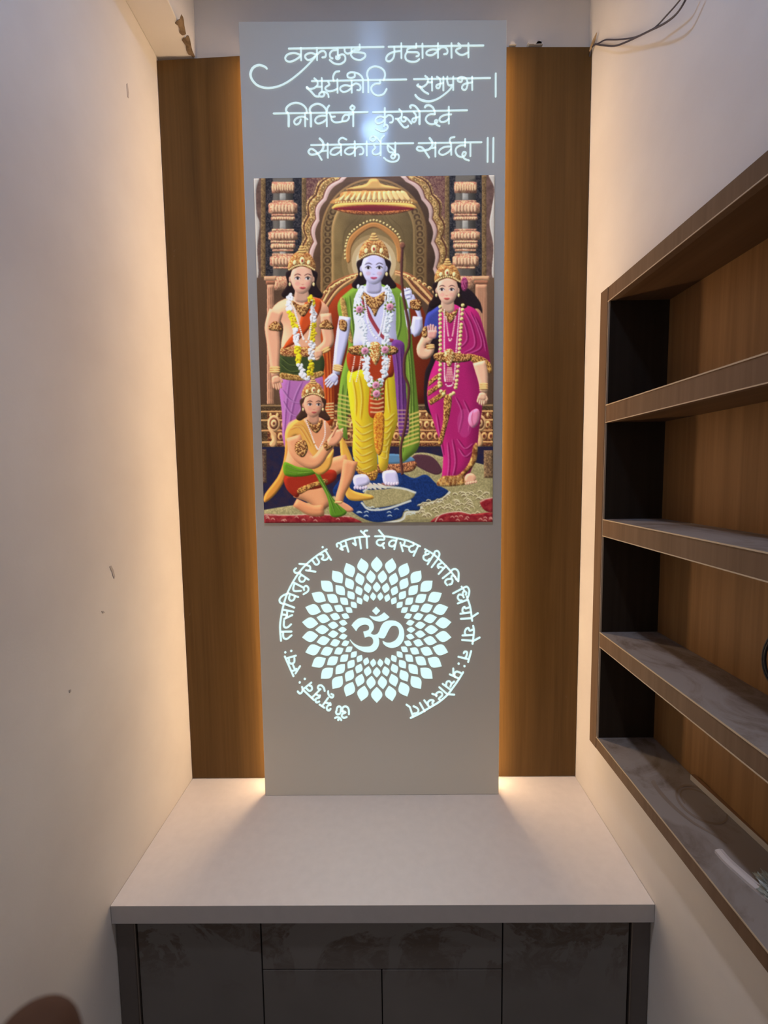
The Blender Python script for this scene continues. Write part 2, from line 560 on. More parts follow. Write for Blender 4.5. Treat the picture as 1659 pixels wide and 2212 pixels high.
# ------------------------------------------------------------------ wires, sliver
wr_ = thing('electric_wire', tuple(on_plane(1291, 96, 0, 0.59)), 'two thin grey wires hanging down across the top of the right wall', 'wire')
wa = zp((1060, 0), 2.77, [(612, 268), (640, 262), (662, 250), (690, 238), (760, 237), (850, 226), (920, 200), (985, 163), (1050, 95), (1110, 28), (1160, -40), (1200, -130)])
wb = zp((1060, 0), 2.77, [(592, 340), (600, 300), (606, 282), (625, 264), (660, 270), (740, 275), (800, 256), (870, 224), (960, 180), (1040, 140), (1105, 90), (1150, 28), (1185, -45), (1225, -140)])
for i, pth in enumerate((wa, wb)):
    P = [on_plane(x, y, 0, 0.5955 - 0.022 * min(1, max(0, (x - 1290) / 190)) - 0.002 * i) for x, y in spline(pth, 5)]
    MB().tube(P, 0.0019 if i else 0.0016, 8).build('strand', M['wire'], wr_, smooth=True)
P = [on_plane(x, y, 0, 0.592) for x, y in zp((1060, 0), 2.77, [(594, 305), (603, 280), (612, 256), (624, 225), (634, 196)])]
tag(MB().tube(P, [0.002, 0.004, 0.0042, 0.003, 0.001], 6).build('bamboo_sliver', M['sliver']),
    'splintered pale wood sliver stuck in the top right corner by the wires', 'sliver')

# ------------------------------------------------------------------ ceiling lamp above the camera
LC = (-0.0134, -0.765, ZC)
lp = thing('ceiling_lamp', LC, 'round white lamp in the alcove ceiling, mirrored as the blue glow on the altar panel', 'lamp')
MB().lathe([(0.052, -0.001), (0.056, -0.007), (0.066, -0.007), (0.069, -0.001)], LC).build('trim_ring', M['metal'], lp, smooth=True)
MB().lathe([(0.0515, -0.0015), (0.0515, -0.005), (0.040, -0.0062), (0.02, -0.0066)], LC).build('lens', M['lamp'], lp, smooth=True)

bl = bpy.data.lights.new('worktop_fill', 'AREA')  # area light added below the lens to brighten the worktop
bl.shape = 'DISK'
bl.size = 0.09
bl.energy = FILL_POW
bl.color = FILL_COL
bl.spread = math.radians(62)
blo = bpy.data.objects.new('worktop_fill', bl)
COL.objects.link(blo)
blo.location = (LC[0], LC[1], LC[2] - 0.009)
blo.parent = lp
blo.matrix_parent_inverse = Matrix.Translation(-lp.location)

# ------------------------------------------------------------------ photographer's hand, fingertip in the corner
tip = CAM + ray(116, 2270) * 0.084
hu = (CU - CR * 0.03 - CF * 0.06).normalized()           # towards the fingertip
hs = (CR - hu * CR.dot(hu)).normalized()                  # across the palm
hn = hs.cross(hu)
H = lambda s, u, n_: tip + hs * s + hu * u + hn * n_
jt, ed = [], []


def J(p, r, par=None):
    jt.append((p, r))
    if par is not None:
        ed.append((par, len(jt) - 1))
    return len(jt) - 1


palm = J(H(-0.030, -0.128, 0.004), 0.020)
wrist = J(H(-0.034, -0.185, 0.012), 0.021, palm)
arm = J(H(-0.040, -0.26, 0.030), 0.026, wrist)
J(H(-0.048, -0.40, 0.075), 0.034, arm)
for s, fold, L, r in ((0.0, 0.0, 1.0, 0.0086), (-0.021, 1.0, 1.08, 0.0088), (-0.041, 1.1, 1.0, 0.0083), (-0.059, 1.2, 0.82, 0.0074)):
    k0 = J(H(s * 0.95 - 0.002, -0.088 - 0.18 * abs(s), 0.0), 0.0115, palm)
    a, p, par = 0.05 + fold * 0.55, Vector(jt[k0][0]), k0
    for seg, rr in ((0.043, 1.08), (0.028, 1.0), (0.028 if fold == 0 else 0.022, 0.97)):
        p = p + (hu * math.cos(a) + hn * math.sin(a)) * (seg * L)
        par = J(p.copy(), r * rr, par)
        a += fold * 0.95 + (-0.03 if fold == 0 else 0)
k0 = J(H(0.004, -0.140, 0.010), 0.014, palm)
k1 = J(H(0.026, -0.118, 0.020), 0.0115, k0)
k2 = J(H(0.036, -0.088, 0.026), 0.010, k1)
J(H(0.038, -0.062, 0.028), 0.0088, k2)
me = bpy.data.meshes.new('hand')
me.from_pydata([tuple(p) for p, r in jt], ed, [])
me.materials.append(M['skin'])
hand = bpy.data.objects.new('hand', me)
COL.objects.link(hand)
hand.modifiers.new('skin', 'SKIN').use_smooth_shade = True
sv = me.skin_vertices[0].data
for i, (p, r) in enumerate(jt):
    sv[i].radius = (r, r)
    sv[i].use_root = i == 0
ss = hand.modifiers.new('subsurf', 'SUBSURF')
ss.levels = ss.render_levels = 3
tag(hand, 'blurred dark brown fingertip poking in at the bottom left corner', 'hand')

# ================================================================== the altar panel
YP = -0.0763
ap = thing('altar_panel', (0, -0.04, 0.7505), 'tall grey altar panel with glowing cut-out verses and a lotus ring, standing on the worktop', 'panel')
MB().prism([(-0.3488, 0.7505), (0.3420, 0.7505), (0.3465, 2.8564), (-0.3460, 2.8667)], YP, YP + 0.018).build(
    'front_board', M['panel'], ap, 0.0008)
MB().box(-0.3325, 0.3325, YP + 0.0183, -0.0005, 0.7505, 2.845).build('carcass', M['panel_side'], ap)
for s in (-1, 1):
    MB().box(min(s * 0.3328, s * 0.3358), max(s * 0.3328, s * 0.3358), -0.034, -0.010, 0.760, 2.84).build('light_strip', M['strip'], ap)


def ribbon(m, pts, hw, sp=True, step=1.2, taper=None, depth=0.0014):
    """stroke of half width hw (photo pixels) cut out of the board, as a raised bar with round ends"""
    P = spline(pts, step) if sp and len(pts) > 2 else [np.array(p, float) for p in pts]
    n = len(P)
    px, fc = [], []
    L, R_ = [], []
    for i in range(n):
        tdir = P[min(i + 1, n - 1)] - P[max(i - 1, 0)]
        tdir = tdir / (np.linalg.norm(tdir) + 1e-9)
        w_ = hw if taper is None else hw * np.interp(i / max(1, n - 1), *taper)
        nr = np.array([-tdir[1], tdir[0]]) * w_
        L.append(P[i] + nr)
        R_.append(P[i] - nr)
    strips = []
    for i in range(n - 1):
        strips.append([L[i], L[i + 1], R_[i + 1], R_[i]])

    def cap(c, q, sgn):
        v0 = q - c
        a0 = math.atan2(v0[1], v0[0])
        r = np.linalg.norm(v0)
        return [c + r * np.array([math.cos(a0 + sgn * math.pi * k / 6), math.sin(a0 + sgn * math.pi * k / 6)]) for k in range(7)]
    outline = L + cap(P[-1], L[-1], -1)[1:-1] + R_[::-1] + cap(P[0], R_[0], -1)[1:-1]
    strips += [cap(P[-1], L[-1], -1), cap(P[0], R_[0], -1)]
    for s_ in strips:
        V = [on_plane(x, y, 1, YP) - Vector((0, depth, 0)) for x, y in s_]
        m.add(V, [tuple(range(len(V)))])
    V = [on_plane(x, y, 1, YP) for x, y in outline]
    F = [v - Vector((0, depth, 0)) for v in V]
    k = len(V)
    m.add([v + Vector((0, 0.001, 0)) for v in V] + F, [(i, (i + 1) % k, k + (i + 1) % k, k + i) for i in range(k)])


def blob(m, pts, depth=0.0014, sp=False):
    P = spline(pts, 1.5, True) if sp else pts
    V = [on_plane(x, y, 1, YP) for x, y in P]
    k = len(V)
    m.add([v + Vector((0, 0.001, 0)) for v in V] + [v - Vector((0, depth, 0)) for v in V],
          [tuple(range(k, 2 * k))] + [(i, (i + 1) % k, k + (i + 1) % k, k + i) for i in range(k)])


HR = 1.9
Z = {1: (520, 60, 5.53), 2: (800, 60, 5.53), 3: (570, 210, 5.53), 4: (790, 210, 5.53),
     5: (590, 1140, 6.9125), 6: (800, 1140, 6.9125), 7: (590, 1350, 6.9125), 8: (800, 1350, 6.9125)}


def word(label, data, hw):
    m = MB()
    for zi, txt in data:
        ox, oy, sc = Z[zi]
        for st in txt.split(';'):
            st = st.strip()
            if not st:
                continue
            kind = ''
            if st[0] in 'LDWT':
                kind, st = st[0], st[1:]
            v = [float(q) for q in st.replace(',', ' ').split()]
            p = [(ox + v[i] / sc, oy + v[i + 1] / sc) for i in range(0, len(v) - 1, 2)]
            if kind == 'D':
                c = p[0]
                r = hw * 1.25
                blob(m, [(c[0] + r * math.cos(a * math.pi / 8), c[1] + r * math.sin(a * math.pi / 8)) for a in range(16)])
            elif kind == 'L':
                ribbon(m, p, hw, sp=False)
            elif kind == 'W':
                ribbon(m, p, hw * 1.1, taper=([0, 0.12, 0.5, 1], [1.15, 1.2, 1, 0.95]))
            elif kind == 'T':
                ribbon(m, p, hw, taper=([0, 0.45, 0.8, 1], [0.9, 1.0, 1.35, 1.1]))
            else:
                ribbon(m, p, hw)
    o = m.build('word_lettering', M['sign' if hw == HR else 'sign_dim'], ap)
    o['label'] = label
    return o


HW = 1.8
word('first word of the top verse line, with the long curling tail', [(1,
 'L575 252 1000 245 1706 231; L720 245 722 390; 712 325 640 305 565 320 533 360 548 398 595 408 655 385 714 345;'
 'L910 245 912 388; 902 322 840 305 785 320 768 352 800 386 850 375 902 332; 915 320 950 290 990 280 1017 310 1010 350 975 357;'
 'T890 350 820 430 700 545 560 650 440 705 310 722 200 690 135 620 118 550 150 480 220 448 290 470 312 490;'
 'L1160 245 1160 355; 1152 268 1095 276 1065 315 1072 355 1097 368; 1140 345 1140 370 1160 378 1180 365 1180 345 1160 335;'
 '1178 332 1215 320 1247 345 1243 400 1185 437 1115 428 1063 388;'
 '1240 250 1245 290 1275 312 1310 302; L1322 245 1322 290; 1420 205 1418 262 1365 266 1335 290 1420 297 1480 312 1485 350 1430 387 1355 372 1315 325 1330 295')], HW)
word('second word of the top verse line', [(2,
 'L218 230 1350 215; L370 190 372 365; 285 235 287 300 277 358 240 400 200 400 188 370 212 325 275 293 365 280;'
 'L548 195 548 240; 548 240 480 242 442 262 445 290 500 294 560 296 580 318 572 338 550 344; 440 290 417 335 432 388 490 409 552 404 584 378;'
 'L622 195 624 362; L808 190 808 360; 800 265 740 262 690 277 668 305 690 330 742 328 800 288; 815 265 850 238 895 240 920 272 915 310 880 318;'
 'L968 190 970 360; L1170 190 1172 355; 1050 190 1076 215 1074 242 1035 258 1022 282 1048 312 1098 328 1165 300')], HW)
word('first word of the second verse line', [(1,
 'L850 640 1978 621; 880 608 912 640 916 690 865 728 800 732 787 715; W795 715 850 775 890 818 930 826; L905 708 962 708; L968 605 970 770;'
 '968 768 940 790 945 822 985 822 1000 792 985 768 1020 775 1045 800 1050 830;'
 '1045 650 1060 682 1022 707 1010 730 1040 757 1092 758 1150 735; L1155 620 1157 778; 1112 640 1104 590 1130 535 1178 522;'
 'L1325 635 1327 778; 1315 700 1250 690 1200 707 1188 737 1217 767 1267 762 1318 728; 1330 695 1370 670 1415 682 1432 715 1420 747 1392 747;'
 'L1460 620 1462 775; 1460 622 1440 580 1390 546 1320 535 1278 555 1280 592 1322 602 1360 588 1362 560;'
 '1525 775 1522 620 1508 560 1530 500 1585 468 1655 474 1710 515 1724 570 1708 630;'
 '1663 640 1663 668 1605 674 1562 712 1568 765 1612 806 1665 810 1710 790 1742 735')], HW)
word('second word of the second verse line, with a sweeping underline tail', [(2,
 'L520 617 1430 603; 655 578 686 610 682 660 640 702 590 712 558 692 572 680; W590 705 640 762 692 792; L680 655 735 655; L735 590 738 752;'
 '795 588 832 620 836 680 820 722 795 722 788 694 815 678 868 664; L872 590 872 750;'
 '920 588 918 640 938 690 985 684; L990 588 990 745; T980 700 930 760 840 830 760 870 680 882 600 862 555 830 538 806;'
 '1100 612 1086 648 1050 642 1045 612 1080 592 1125 600 1152 625 1160 682 1142 737 1110 742 1094 715 1112 682 1150 667 1215 655; L1215 588 1217 745'),
 ], HW)
word('single upright bar closing the second verse line', [(2, 'L1497 550 1497 825')], HW)
word('first word of the third verse line, with two arched strokes', [(3,
 'L118 198 1240 180; W297 350 295 215 266 165 278 120 325 84 392 70 460 92 505 140 512 192; L492 200 494 350;'
 '522 266 470 236 418 242 375 268 362 302 386 330 425 310 442 268; W563 350 560 205 548 150 577 105 640 82 700 102 742 150 750 210; L750 180 752 350;'
 '755 165 760 130 780 103; 745 225 680 225 630 247 612 287 642 317 697 305 748 268;'
 '790 200 805 235 848 234; 803 238 815 280 850 302 905 300 940 290; 940 290 985 286 1015 255 1010 220 970 216 942 248 936 292; L1010 212 1070 205; L1068 180 1068 350;'
 '1058 102 1085 125 1060 156 1032 130 1056 102; L1060 155 1068 190')], HW)
word('second word of the third verse line', [(4,
 'L85 182 1210 158; L228 133 228 330; 220 245 175 232 130 252 115 287 140 317 187 305 224 275; 235 245 270 220 310 226 327 262 317 300 290 306;'
 '215 356 224 338 252 335 264 365 232 402 180 408 122 378; 400 148 426 180 428 230 388 262 358 260; W380 262 420 320 460 362 500 357 506 344;'
 '428 240 425 272 444 292 474 286 476 255 452 240 485 250 518 282 546 318; 570 178 597 215 602 265 582 300 558 292 560 262 598 248 640 238;'
 'W642 322 642 190 625 150 590 110 552 98 528 112 538 130; W708 122 722 104 760 100 800 125 820 165 826 205; 824 207 772 206 730 232 717 272 747 314 800 325 842 310 856 286 840 274 824 296 848 332 882 348;'
 'L992 118 993 318; 1020 208 960 212 905 232 880 268 900 297 952 292 990 262')], HW)
word('first word of the bottom verse line', [(3,
 'L565 575 1784 552; W668 498 705 540 711 600 680 652 620 682 560 687 533 652 562 620 610 640 655 692 690 750; L690 648 762 640; L762 555 764 725;'
 'L922 570 924 695; 915 570 893 540 905 505 940 488 986 508; 915 605 850 607 805 637 798 678 845 692 900 662 918 640;'
 'L1086 530 1088 705; 1080 605 1020 605 975 632 972 667 1017 687 1062 670 1085 640; 1092 620 1130 595 1170 602 1190 637 1180 677 1145 687; L1228 530 1230 700;'
 '1315 575 1330 610 1298 645 1310 682 1350 687 1392 665; L1395 700 1395 540; 1395 540 1350 490 1310 465 1274 480 1274 515 1308 525 1334 505 1330 478; 1394 532 1405 495 1436 460;'
 '1480 570 1478 612 1500 657 1562 662; L1490 582 1562 645; L1570 545 1570 700; 1543 684 1568 708 1544 736 1518 712 1540 684; 1570 690 1602 686 1614 722 1590 762 1530 774 1470 757 1434 726')], HW)
word('second word of the bottom verse line', [(4,
 'L632 552 1382 540; W763 492 790 530 796 575 760 622 700 637 640 642 610 620 630 595 680 610 720 667 756 722; L768 612 832 605; L832 545 832 712;'
 'L1020 560 1022 690; 1015 560 1003 522 1016 490 1060 478; 1015 590 940 598 885 632 878 672 920 692 982 662 1018 625;'
 'L1187 503 1187 592; 1187 578 1130 580 1085 607 1074 652 1100 702 1150 717 1187 695 1195 665 1170 656 1154 690 1180 737 1232 758; L1250 560 1250 705')], HW)
word('pair of upright bars closing the bottom verse line', [(4, 'L1457 490 1455 775; L1525 490 1522 775')], HW)
HR = 1.9
word('small sacred syllable at the lower left start of the round verse', [(7,
 '950 1255 965 1222 1000 1218 1015 1245 1008 1280; 950 1275 938 1300 955 1332 995 1325 1012 1290; 1036 1290 1038 1240 1070 1215 1110 1228 1130 1270 1132 1332;'
 '1040 1285 1082 1305 1040 1325 1025 1358 1055 1386 1098 1374; 925 1388 960 1375 995 1390 1018 1420; D973 1415')], HR)
word('word near the bottom left of the round verse', [(7,
 'L695 1188 765 1235; L735 1208 820 1090; L775 1155 835 1172; 852 1165 860 1195 830 1195 802 1230 810 1268 840 1275 858 1252; 822 990 825 1030 850 1072 885 1082 900 1050 870 1030;'
 'L440 960 610 1120; L580 1085 690 975; L635 1030 690 1062; 700 1052 690 1085 655 1092 632 1120 650 1157 690 1142; 770 985 755 935 715 900 675 912 672 948 708 960;'
 'L455 955 570 860; 500 950 542 985 580 960 572 915 545 905; 432 925 442 965 425 1010 395 1022 368 992; D398 857; D473 805')], HR)
word('short word at the left lower side of the round verse', [(7,
 'L175 470 305 765; L195 500 340 458; 238 515 240 558 275 578 315 555 318 495; L298 600 318 648; 278 690 332 672 345 655; L335 722 402 615; D182 408; D271 387')], HR)
word('long word along the left of the round verse', [(5,
 '118 1687 108 1560 105 1450 122 1320 152 1170 212 980 300 805 400 652 520 525 660 412 800 322'),
 (7, 'L120 100 275 98; 150 110 150 165 168 202 212 205 275 155'),
 (5, '163 1390 160 1460 180 1490 220 1485 268 1442; L150 1225 300 1252; L165 1362 285 1305; L212 1240 205 1315; L145 1296 208 1302; L190 1345 205 1312;'
 'L160 1132 315 1192; 150 1135 108 1118 98 1070 140 1018 208 985; L215 975 375 1035; 248 1010 238 1058 268 1092 312 1070 325 1025;'
 'L300 815 445 890; 315 850 300 910 322 945 415 942; 462 930 460 892 492 868 525 895 520 948 455 992;'
 'L395 682 530 775; 415 712 388 755 408 802 455 802 485 755; 342 605 315 632 326 668 365 675 405 660;'
 '500 560 545 575 555 612 530 640 492 635; L530 640 632 656; L392 540 500 546; 590 490 628 545 665 547 687 512 650 450; L785 345 865 480;'
 '700 400 742 402 747 442 725 462 760 482 802 472 830 435; D740 290')], HR)
word('word with a double top mark, top left of the round verse', [(5,
 '1015 212 1120 176 1250 146 1435 128; L1080 200 1125 358; 958 282 950 245 985 228 1015 252 1022 295 1040 332 1000 308; L1020 290 1090 268;'
 '1215 160 1226 212 1235 262 1192 232; L1290 155 1312 310; L1395 130 1405 300; L1310 50 1388 122; 1382 125 1355 78 1375 45 1405 43')], HR)
word('word at the top right of the round verse', [(6,
 '70 128 205 128 340 146 560 195 742 277; 205 130 205 176 130 180 95 212 110 252 160 266 192 235; 205 228 185 258 205 305; L128 38 205 128;'
 'L395 165 358 320; 380 195 330 190 285 220 285 265 330 280 365 255; L448 225 485 350; 515 205 502 250 470 266; L500 266 570 287; 640 225 647 260 592 285 580 330 612 365 652 352; L715 270 645 420')], HR)
word('word at the upper right side of the round verse', [(6,
 '815 320 950 402 1080 522 1200 652 1312 800; 840 345 820 372 838 400 872 388; 836 400 796 422 800 470 850 492 885 465; L945 402 855 545; L1012 460 915 590; 955 402 962 360 1000 345 1032 388 1015 455;'
 'L1130 570 1020 690; 1058 530 1016 550 1005 580 1018 602; L1025 580 1100 602; L1200 660 1080 755; 1205 650 1232 622 1280 620 1316 670 1315 792;'
 '1285 775 1255 722 1218 718 1212 752 1228 790 1212 838 1178 848; 1205 762 1142 772 1116 812 1147 858')], HR)
word('word at the right side of the round verse', [(6,
 'L1385 900 1235 980; L1362 880 1402 935; 1390 897 1440 880 1475 930 1470 1000 1455 1040; 1440 1028 1490 1182 1520 1388; 1425 1000 1432 965 1392 952 1380 1000 1395 1040;'
 '1385 1010 1325 998 1305 1050 1338 1085 1365 1085; L1450 1075 1305 1130; 1470 1190 1422 1205 1407 1180 1380 1205 1377 1250 1402 1270; L1495 1262 1345 1285; L1512 1350 1352 1360; L1525 1330 1605 1275')], HR)
word('two-letter word low on the right side of the round verse', [(8,
 '1535 12 1547 100 1525 282; 1525 70 1482 85 1466 45 1430 60 1410 110 1425 150; L1530 150 1375 156; L1525 236 1370 224; L1530 242 1632 187')], HR)
word('short word with two dots, lower right of the round verse', [(8,
 'L1505 390 1460 552; L1462 510 1315 475; 1422 490 1442 440 1440 402 1405 400 1395 422; D1318 577; D1405 614')], HR)
word('long last word at the bottom right of the round verse', [(8,
 '1385 706 1320 812 1250 912 1150 1042 1020 1152 870 1242 740 1320 602 1387; L1322 800 1187 738; 1350 716 1290 695 1255 728 1265 775; L1238 650 1240 742;'
 'L1195 965 1080 880; 1250 845 1212 880 1195 920; 1130 905 1142 850 1180 840 1212 875; L1145 1030 1030 930; L1150 1032 1252 1040;'
 '1040 1118 1022 1098 1072 1052 1062 1010 1020 1000 982 1030 985 1062; 990 1050 962 1040 925 1028; 940 1195 925 1160 947 1132 902 1120 862 1150 860 1185; L885 1232 805 1125; L810 1287 740 1165;'
 'L635 1365 590 1225; L590 1225 540 1190; 645 1325 702 1310 717 1270 690 1235 645 1213')], HR)

# lotus ring: thirty petals in each of four staggered rings
CXL, CYL = 813.8, 1360.2
PROF = [(0.0, 0.0), (0.10, 0.30), (0.22, 0.62), (0.36, 0.90), (0.48, 1.0), (0.60, 0.93), (0.72, 0.71), (0.84, 0.42), (0.93, 0.17), (1.0, 0.0)]
inner_ring = MB()
for ring_i, (r0, r1, hwid, off) in enumerate(((124.5, 158.5, 11.9, 0), (101.0, 129.8, 9.7, 0.5), (81.3, 103.8, 7.8, 0), (63.5, 81.6, 6.1, 0.5))):
    for k in range(30):
        a = 2 * math.pi * (k + off) / 30
        out = []
        side = [(r0 + (r1 - r0) * u_, hwid * w_) for u_, w_ in PROF]
        for rr, ww in side + [(r, -w_) for r, w_ in side[-2:0:-1]]:
            out.append((CXL + 1.022 * (rr * math.sin(a) + ww * math.cos(a)), CYL + 0.995 * (-rr * math.cos(a) + ww * math.sin(a))))
        out = spline(out, 2.2, False)
        if ring_i < 3:
            m = MB()
            blob(m, out)
            m.build('lotus_petal', M['sign'], ap)
        else:
            blob(inner_ring, out)
o = inner_ring.build('inner_petals', M['sign'], ap, label='innermost ring of small petals')
o['kind'] = 'stuff'


def omz(pts):
    return [(730 + x / 9.76, 1290 + y / 9.76) for x, y in pts]


def contour(segs):
    out = []
    for s_ in segs:
        out += [tuple(p) for p in (spline(omz(s_), 1.0) if len(s_) > 2 else omz(s_))][:-1]
    return out


om = MB()
# left "three", top bowl and lower bowl with tail
blob(om, contour([[(288, 592), (340, 525), (430, 455), (530, 435), (640, 455), (720, 520), (755, 610), (745, 680), (705, 735)],
                  [(705, 735), (692, 762), (715, 782), (770, 795), (830, 778)],
                  [(830, 778), (870, 720), (910, 620), (960, 545), (1030, 505), (1130, 493), (1230, 510), (1320, 570), (1375, 660), (1396, 770), (1385, 880), (1330, 980), (1240, 1045), (1130, 1066), (1035, 1040), (965, 985), (943, 925)],
                  [(943, 925), (955, 925), (1000, 950), (1070, 962), (1150, 945), (1230, 890), (1285, 790), (1285, 690), (1250, 620), (1180, 598), (1120, 620), (1070, 690), (1030, 770), (990, 845), (965, 866)],
                  [(965, 866), (910, 862), (850, 845)],
                  [(850, 845), (868, 920), (862, 1000), (825, 1080), (760, 1135), (670, 1160), (560, 1150), (440, 1100), (340, 1020), (270, 930), (248, 898)],
                  [(248, 898), (262, 898), (320, 960), (410, 1015), (510, 1043), (610, 1045), (690, 1030), (740, 975), (745, 910), (720, 855), (670, 826), (620, 830), (570, 852)],
                  [(570, 852), (535, 725)],
                  [(535, 725), (590, 715), (645, 690), (662, 640), (635, 590), (570, 574), (500, 590), (430, 640), (385, 714)],
                  [(385, 714), (288, 592)]]))
om.build('om_symbol', M['sign'], ap, label='large sacred syllable in the middle of the lotus')
cres = MB()
blob(cres, contour([[(663, 393), (690, 395), (750, 410), (820, 410), (890, 385), (945, 345), (975, 322)], [(975, 322), (1085, 420)],
                    [(1085, 420), (1020, 470), (940, 502), (860, 508), (780, 490), (710, 445), (663, 393)]]))
blob(cres, omz([(806, 203), (888, 287), (806, 374), (722, 290)]))
cres.build('crescent_dot', M['sign'], ap, label='crescent and diamond above the large syllable')

# ================================================================== the printed picture: a generic court scene
GW, GH = 420, 606                  # colour grid of the print
SS = 2
AW, AH = GW * SS, GH * SS
art = np.zeros((AH, AW, 3), np.float32)
yy, xx = np.mgrid[0:AH, 0:AW].astype(np.float32)
# view coordinates used for the drawing below -> print coordinates
SRC = np.array([(23, 45), (1520, 24), (1505, 2176), (90, 2180)], float)
DST = np.array([(0, 0), (AW, 0), (AW, AH), (0, AH)], float)
A_, B_ = [], []
for (x, y), (u_, v_) in zip(SRC, DST):
    A_ += [[x, y, 1, 0, 0, 0, -u_ * x, -u_ * y], [0, 0, 0, x, y, 1, -v_ * x, -v_ * y]]
    B_ += [u_, v_]
Hm = np.append(np.linalg.solve(np.array(A_), np.array(B_)), 1).reshape(3, 3)
KS = AW / 1455.0


def hmap(P):
    P = np.asarray(P, float)
    q = np.c_[P, np.ones(len(P))] @ Hm.T
    return q[:, :2] / q[:, 2:3]


rs = np.random.RandomState(5)


def vnoise(cell, oct_=3):
    out = np.zeros((AH, AW), np.float32)
    amp, tot = 1.0, 0
    for k in range(oct_):
        c = max(1.5, cell / 2 ** k)
        h, w_ = int(AH / c) + 3, int(AW / c) + 3
        g = rs.rand(h, w_).astype(np.float32)
        fy, fx = yy / c, xx / c
        iy, ix = fy.astype(int), fx.astype(int)
        ty, tx = fy - iy, fx - ix
        out += amp * ((g[iy, ix] * (1 - tx) + g[iy, ix + 1] * tx) * (1 - ty) + (g[iy + 1, ix] * (1 - tx) + g[iy + 1, ix + 1] * tx) * ty)
        tot += amp
        amp *= 0.6
    return out / tot


N_FINE, N_MID, N_BIG = vnoise(3.6, 2), vnoise(11, 3), vnoise(60, 3)


def blur(a, r):
    r = max(1, int(r))
    for _ in range(2):
        for ax in (0, 1):
            p = np.pad(a, [(r + 1, r) if i == ax else (0, 0) for i in range(2)], mode='constant')
            c = np.cumsum(p, axis=ax)
            a = (np.take(c, range(2 * r + 1, c.shape[ax]), axis=ax) - np.take(c, range(0, c.shape[ax] - 2 * r - 1), axis=ax)) / (2 * r + 1)
    return a


def mask_of(P, pad):
    P = hmap(P)
    x0, y0 = np.floor(P.min(0)).astype(int) - pad
    x1, y1 = np.ceil(P.max(0)).astype(int) + pad
    x0, y0, x1, y1 = max(0, x0), max(0, y0), min(AW, x1), min(AH, y1)
    if x1 <= x0 or y1 <= y0:
        return None
    w_, h_ = x1 - x0, y1 - y0
    msk = np.zeros((h_, w_), np.float32)
    n = len(P)
    for r in range(h_):
        yc = y0 + r + 0.5
        xs = []
        for i in range(n):
            a, b = P[i], P[(i + 1) % n]
            if (a[1] <= yc) != (b[1] <= yc):
                xs.append(a[0] + (yc - a[1]) * (b[0] - a[0]) / (b[1] - a[1]))
        xs.sort()
        for a, b in zip(xs[::2], xs[1::2]):
            i0, i1 = max(0, int(math.ceil(a - x0 - 0.5))), min(w_, int(math.floor(b - x0 - 0.5)) + 1)
            if i1 > i0:
                msk[r, i0:i1] = 1
    return msk, x0, y0, x1, y1


def C(c):
    return np.array(c, np.float32)


def fill(P, c, rnd=0, k=0.5, c2=None, tex=None, tk=0.5, alpha=1.0, sm=True, edge=0.0, grad=None):
    """paint a closed shape; rnd = airbrush rounding in view pixels, c2+tex = second colour by a texture"""
    if sm:
        P = spline(P, 8, True)
    pad = int(rnd * KS * 2) + 3
    r_ = mask_of(P, pad)
    if r_ is None:
        return
    msk, x0, y0, x1, y1 = r_
    col = np.broadcast_to(C(c), msk.shape + (3,)).copy()
    if c2 is not None and tex is not None:
        tt = np.clip((tex[y0:y1, x0:x1] - 0.5) * 4 * tk + 0.5, 0, 1)[..., None]
        col = col * (1 - tt) + C(c2) * tt
    if grad is not None:                     # vertical blend to another colour
        g = np.clip((np.arange(y0, y1) - y0 - pad) / max(1, (y1 - y0 - 2 * pad)), 0, 1)[:, None, None]
        col = col * (1 - g) + C(grad) * g
    if rnd:
        h = blur(msk, rnd * KS)
        gy, gx = np.gradient(h)
        s = np.clip((gx * 0.6 + gy * 0.8) * rnd * KS * 2.0, -1, 1)
        lit = 1 + k * (s + 0.18 - 0.9 * edge * (1 - np.clip(h * 1.6 - 0.6, 0, 1)))
        col = col * np.clip(lit, 0.3, 1.42)[..., None]
    m_ = (blur(msk, 1) if min(msk.shape) > 6 else msk)[..., None] * alpha
    art[y0:y1, x0:x1] = art[y0:y1, x0:x1] * (1 - m_) + col * m_


def line(P, w_, c, alpha=1.0, taper=True, sm=True, rnd=0, k=0.5):
    Q = np.array(spline(P, 8) if sm and len(P) > 2 else P, float)
    n = len(Q)
    tg_ = np.gradient(Q, axis=0)
    tg_ /= np.linalg.norm(tg_, axis=1, keepdims=True) + 1e-9
    t_ = np.linspace(0, 1, n)
    ww = w_ * 0.5 * (np.clip(np.minimum(t_, 1 - t_) * 5 + 0.25, 0, 1) if taper else np.ones(n))
    nr = np.c_[-tg_[:, 1], tg_[:, 0]] * ww[:, None]
    fill(np.r_[Q + nr, (Q - nr)[::-1]], c, rnd, k, alpha=alpha, sm=False)


def ell(cx, cy, rx, ry, c, rnd=0, k=0.5, rot=0, n=28, **kw):
    a = np.linspace(0, 2 * np.pi, n, endpoint=False)
    x, y = rx * np.cos(a), ry * np.sin(a)
    fill(np.c_[cx + x * math.cos(rot) - y * math.sin(rot), cy + x * math.sin(rot) + y * math.cos(rot)], c, rnd, k, sm=False, **kw)


def beads(P, gap, r, c, k=0.7):
    Q = np.array(spline(P, gap))
    for q in Q:
        ell(q[0], q[1], r, r, c, max(2, r * 0.7), k, n=10)


def rect(x0, y0, x1, y1, c, **kw):
    fill([(x0, y0), (x1, y0), (x1, y1), (x0, y1)], c, sm=False, **kw)


GOLD, GOLD_D, GOLD_L = (206, 160, 98), (104, 60, 34), (242, 214, 150)
CREAM = (232, 214, 186)


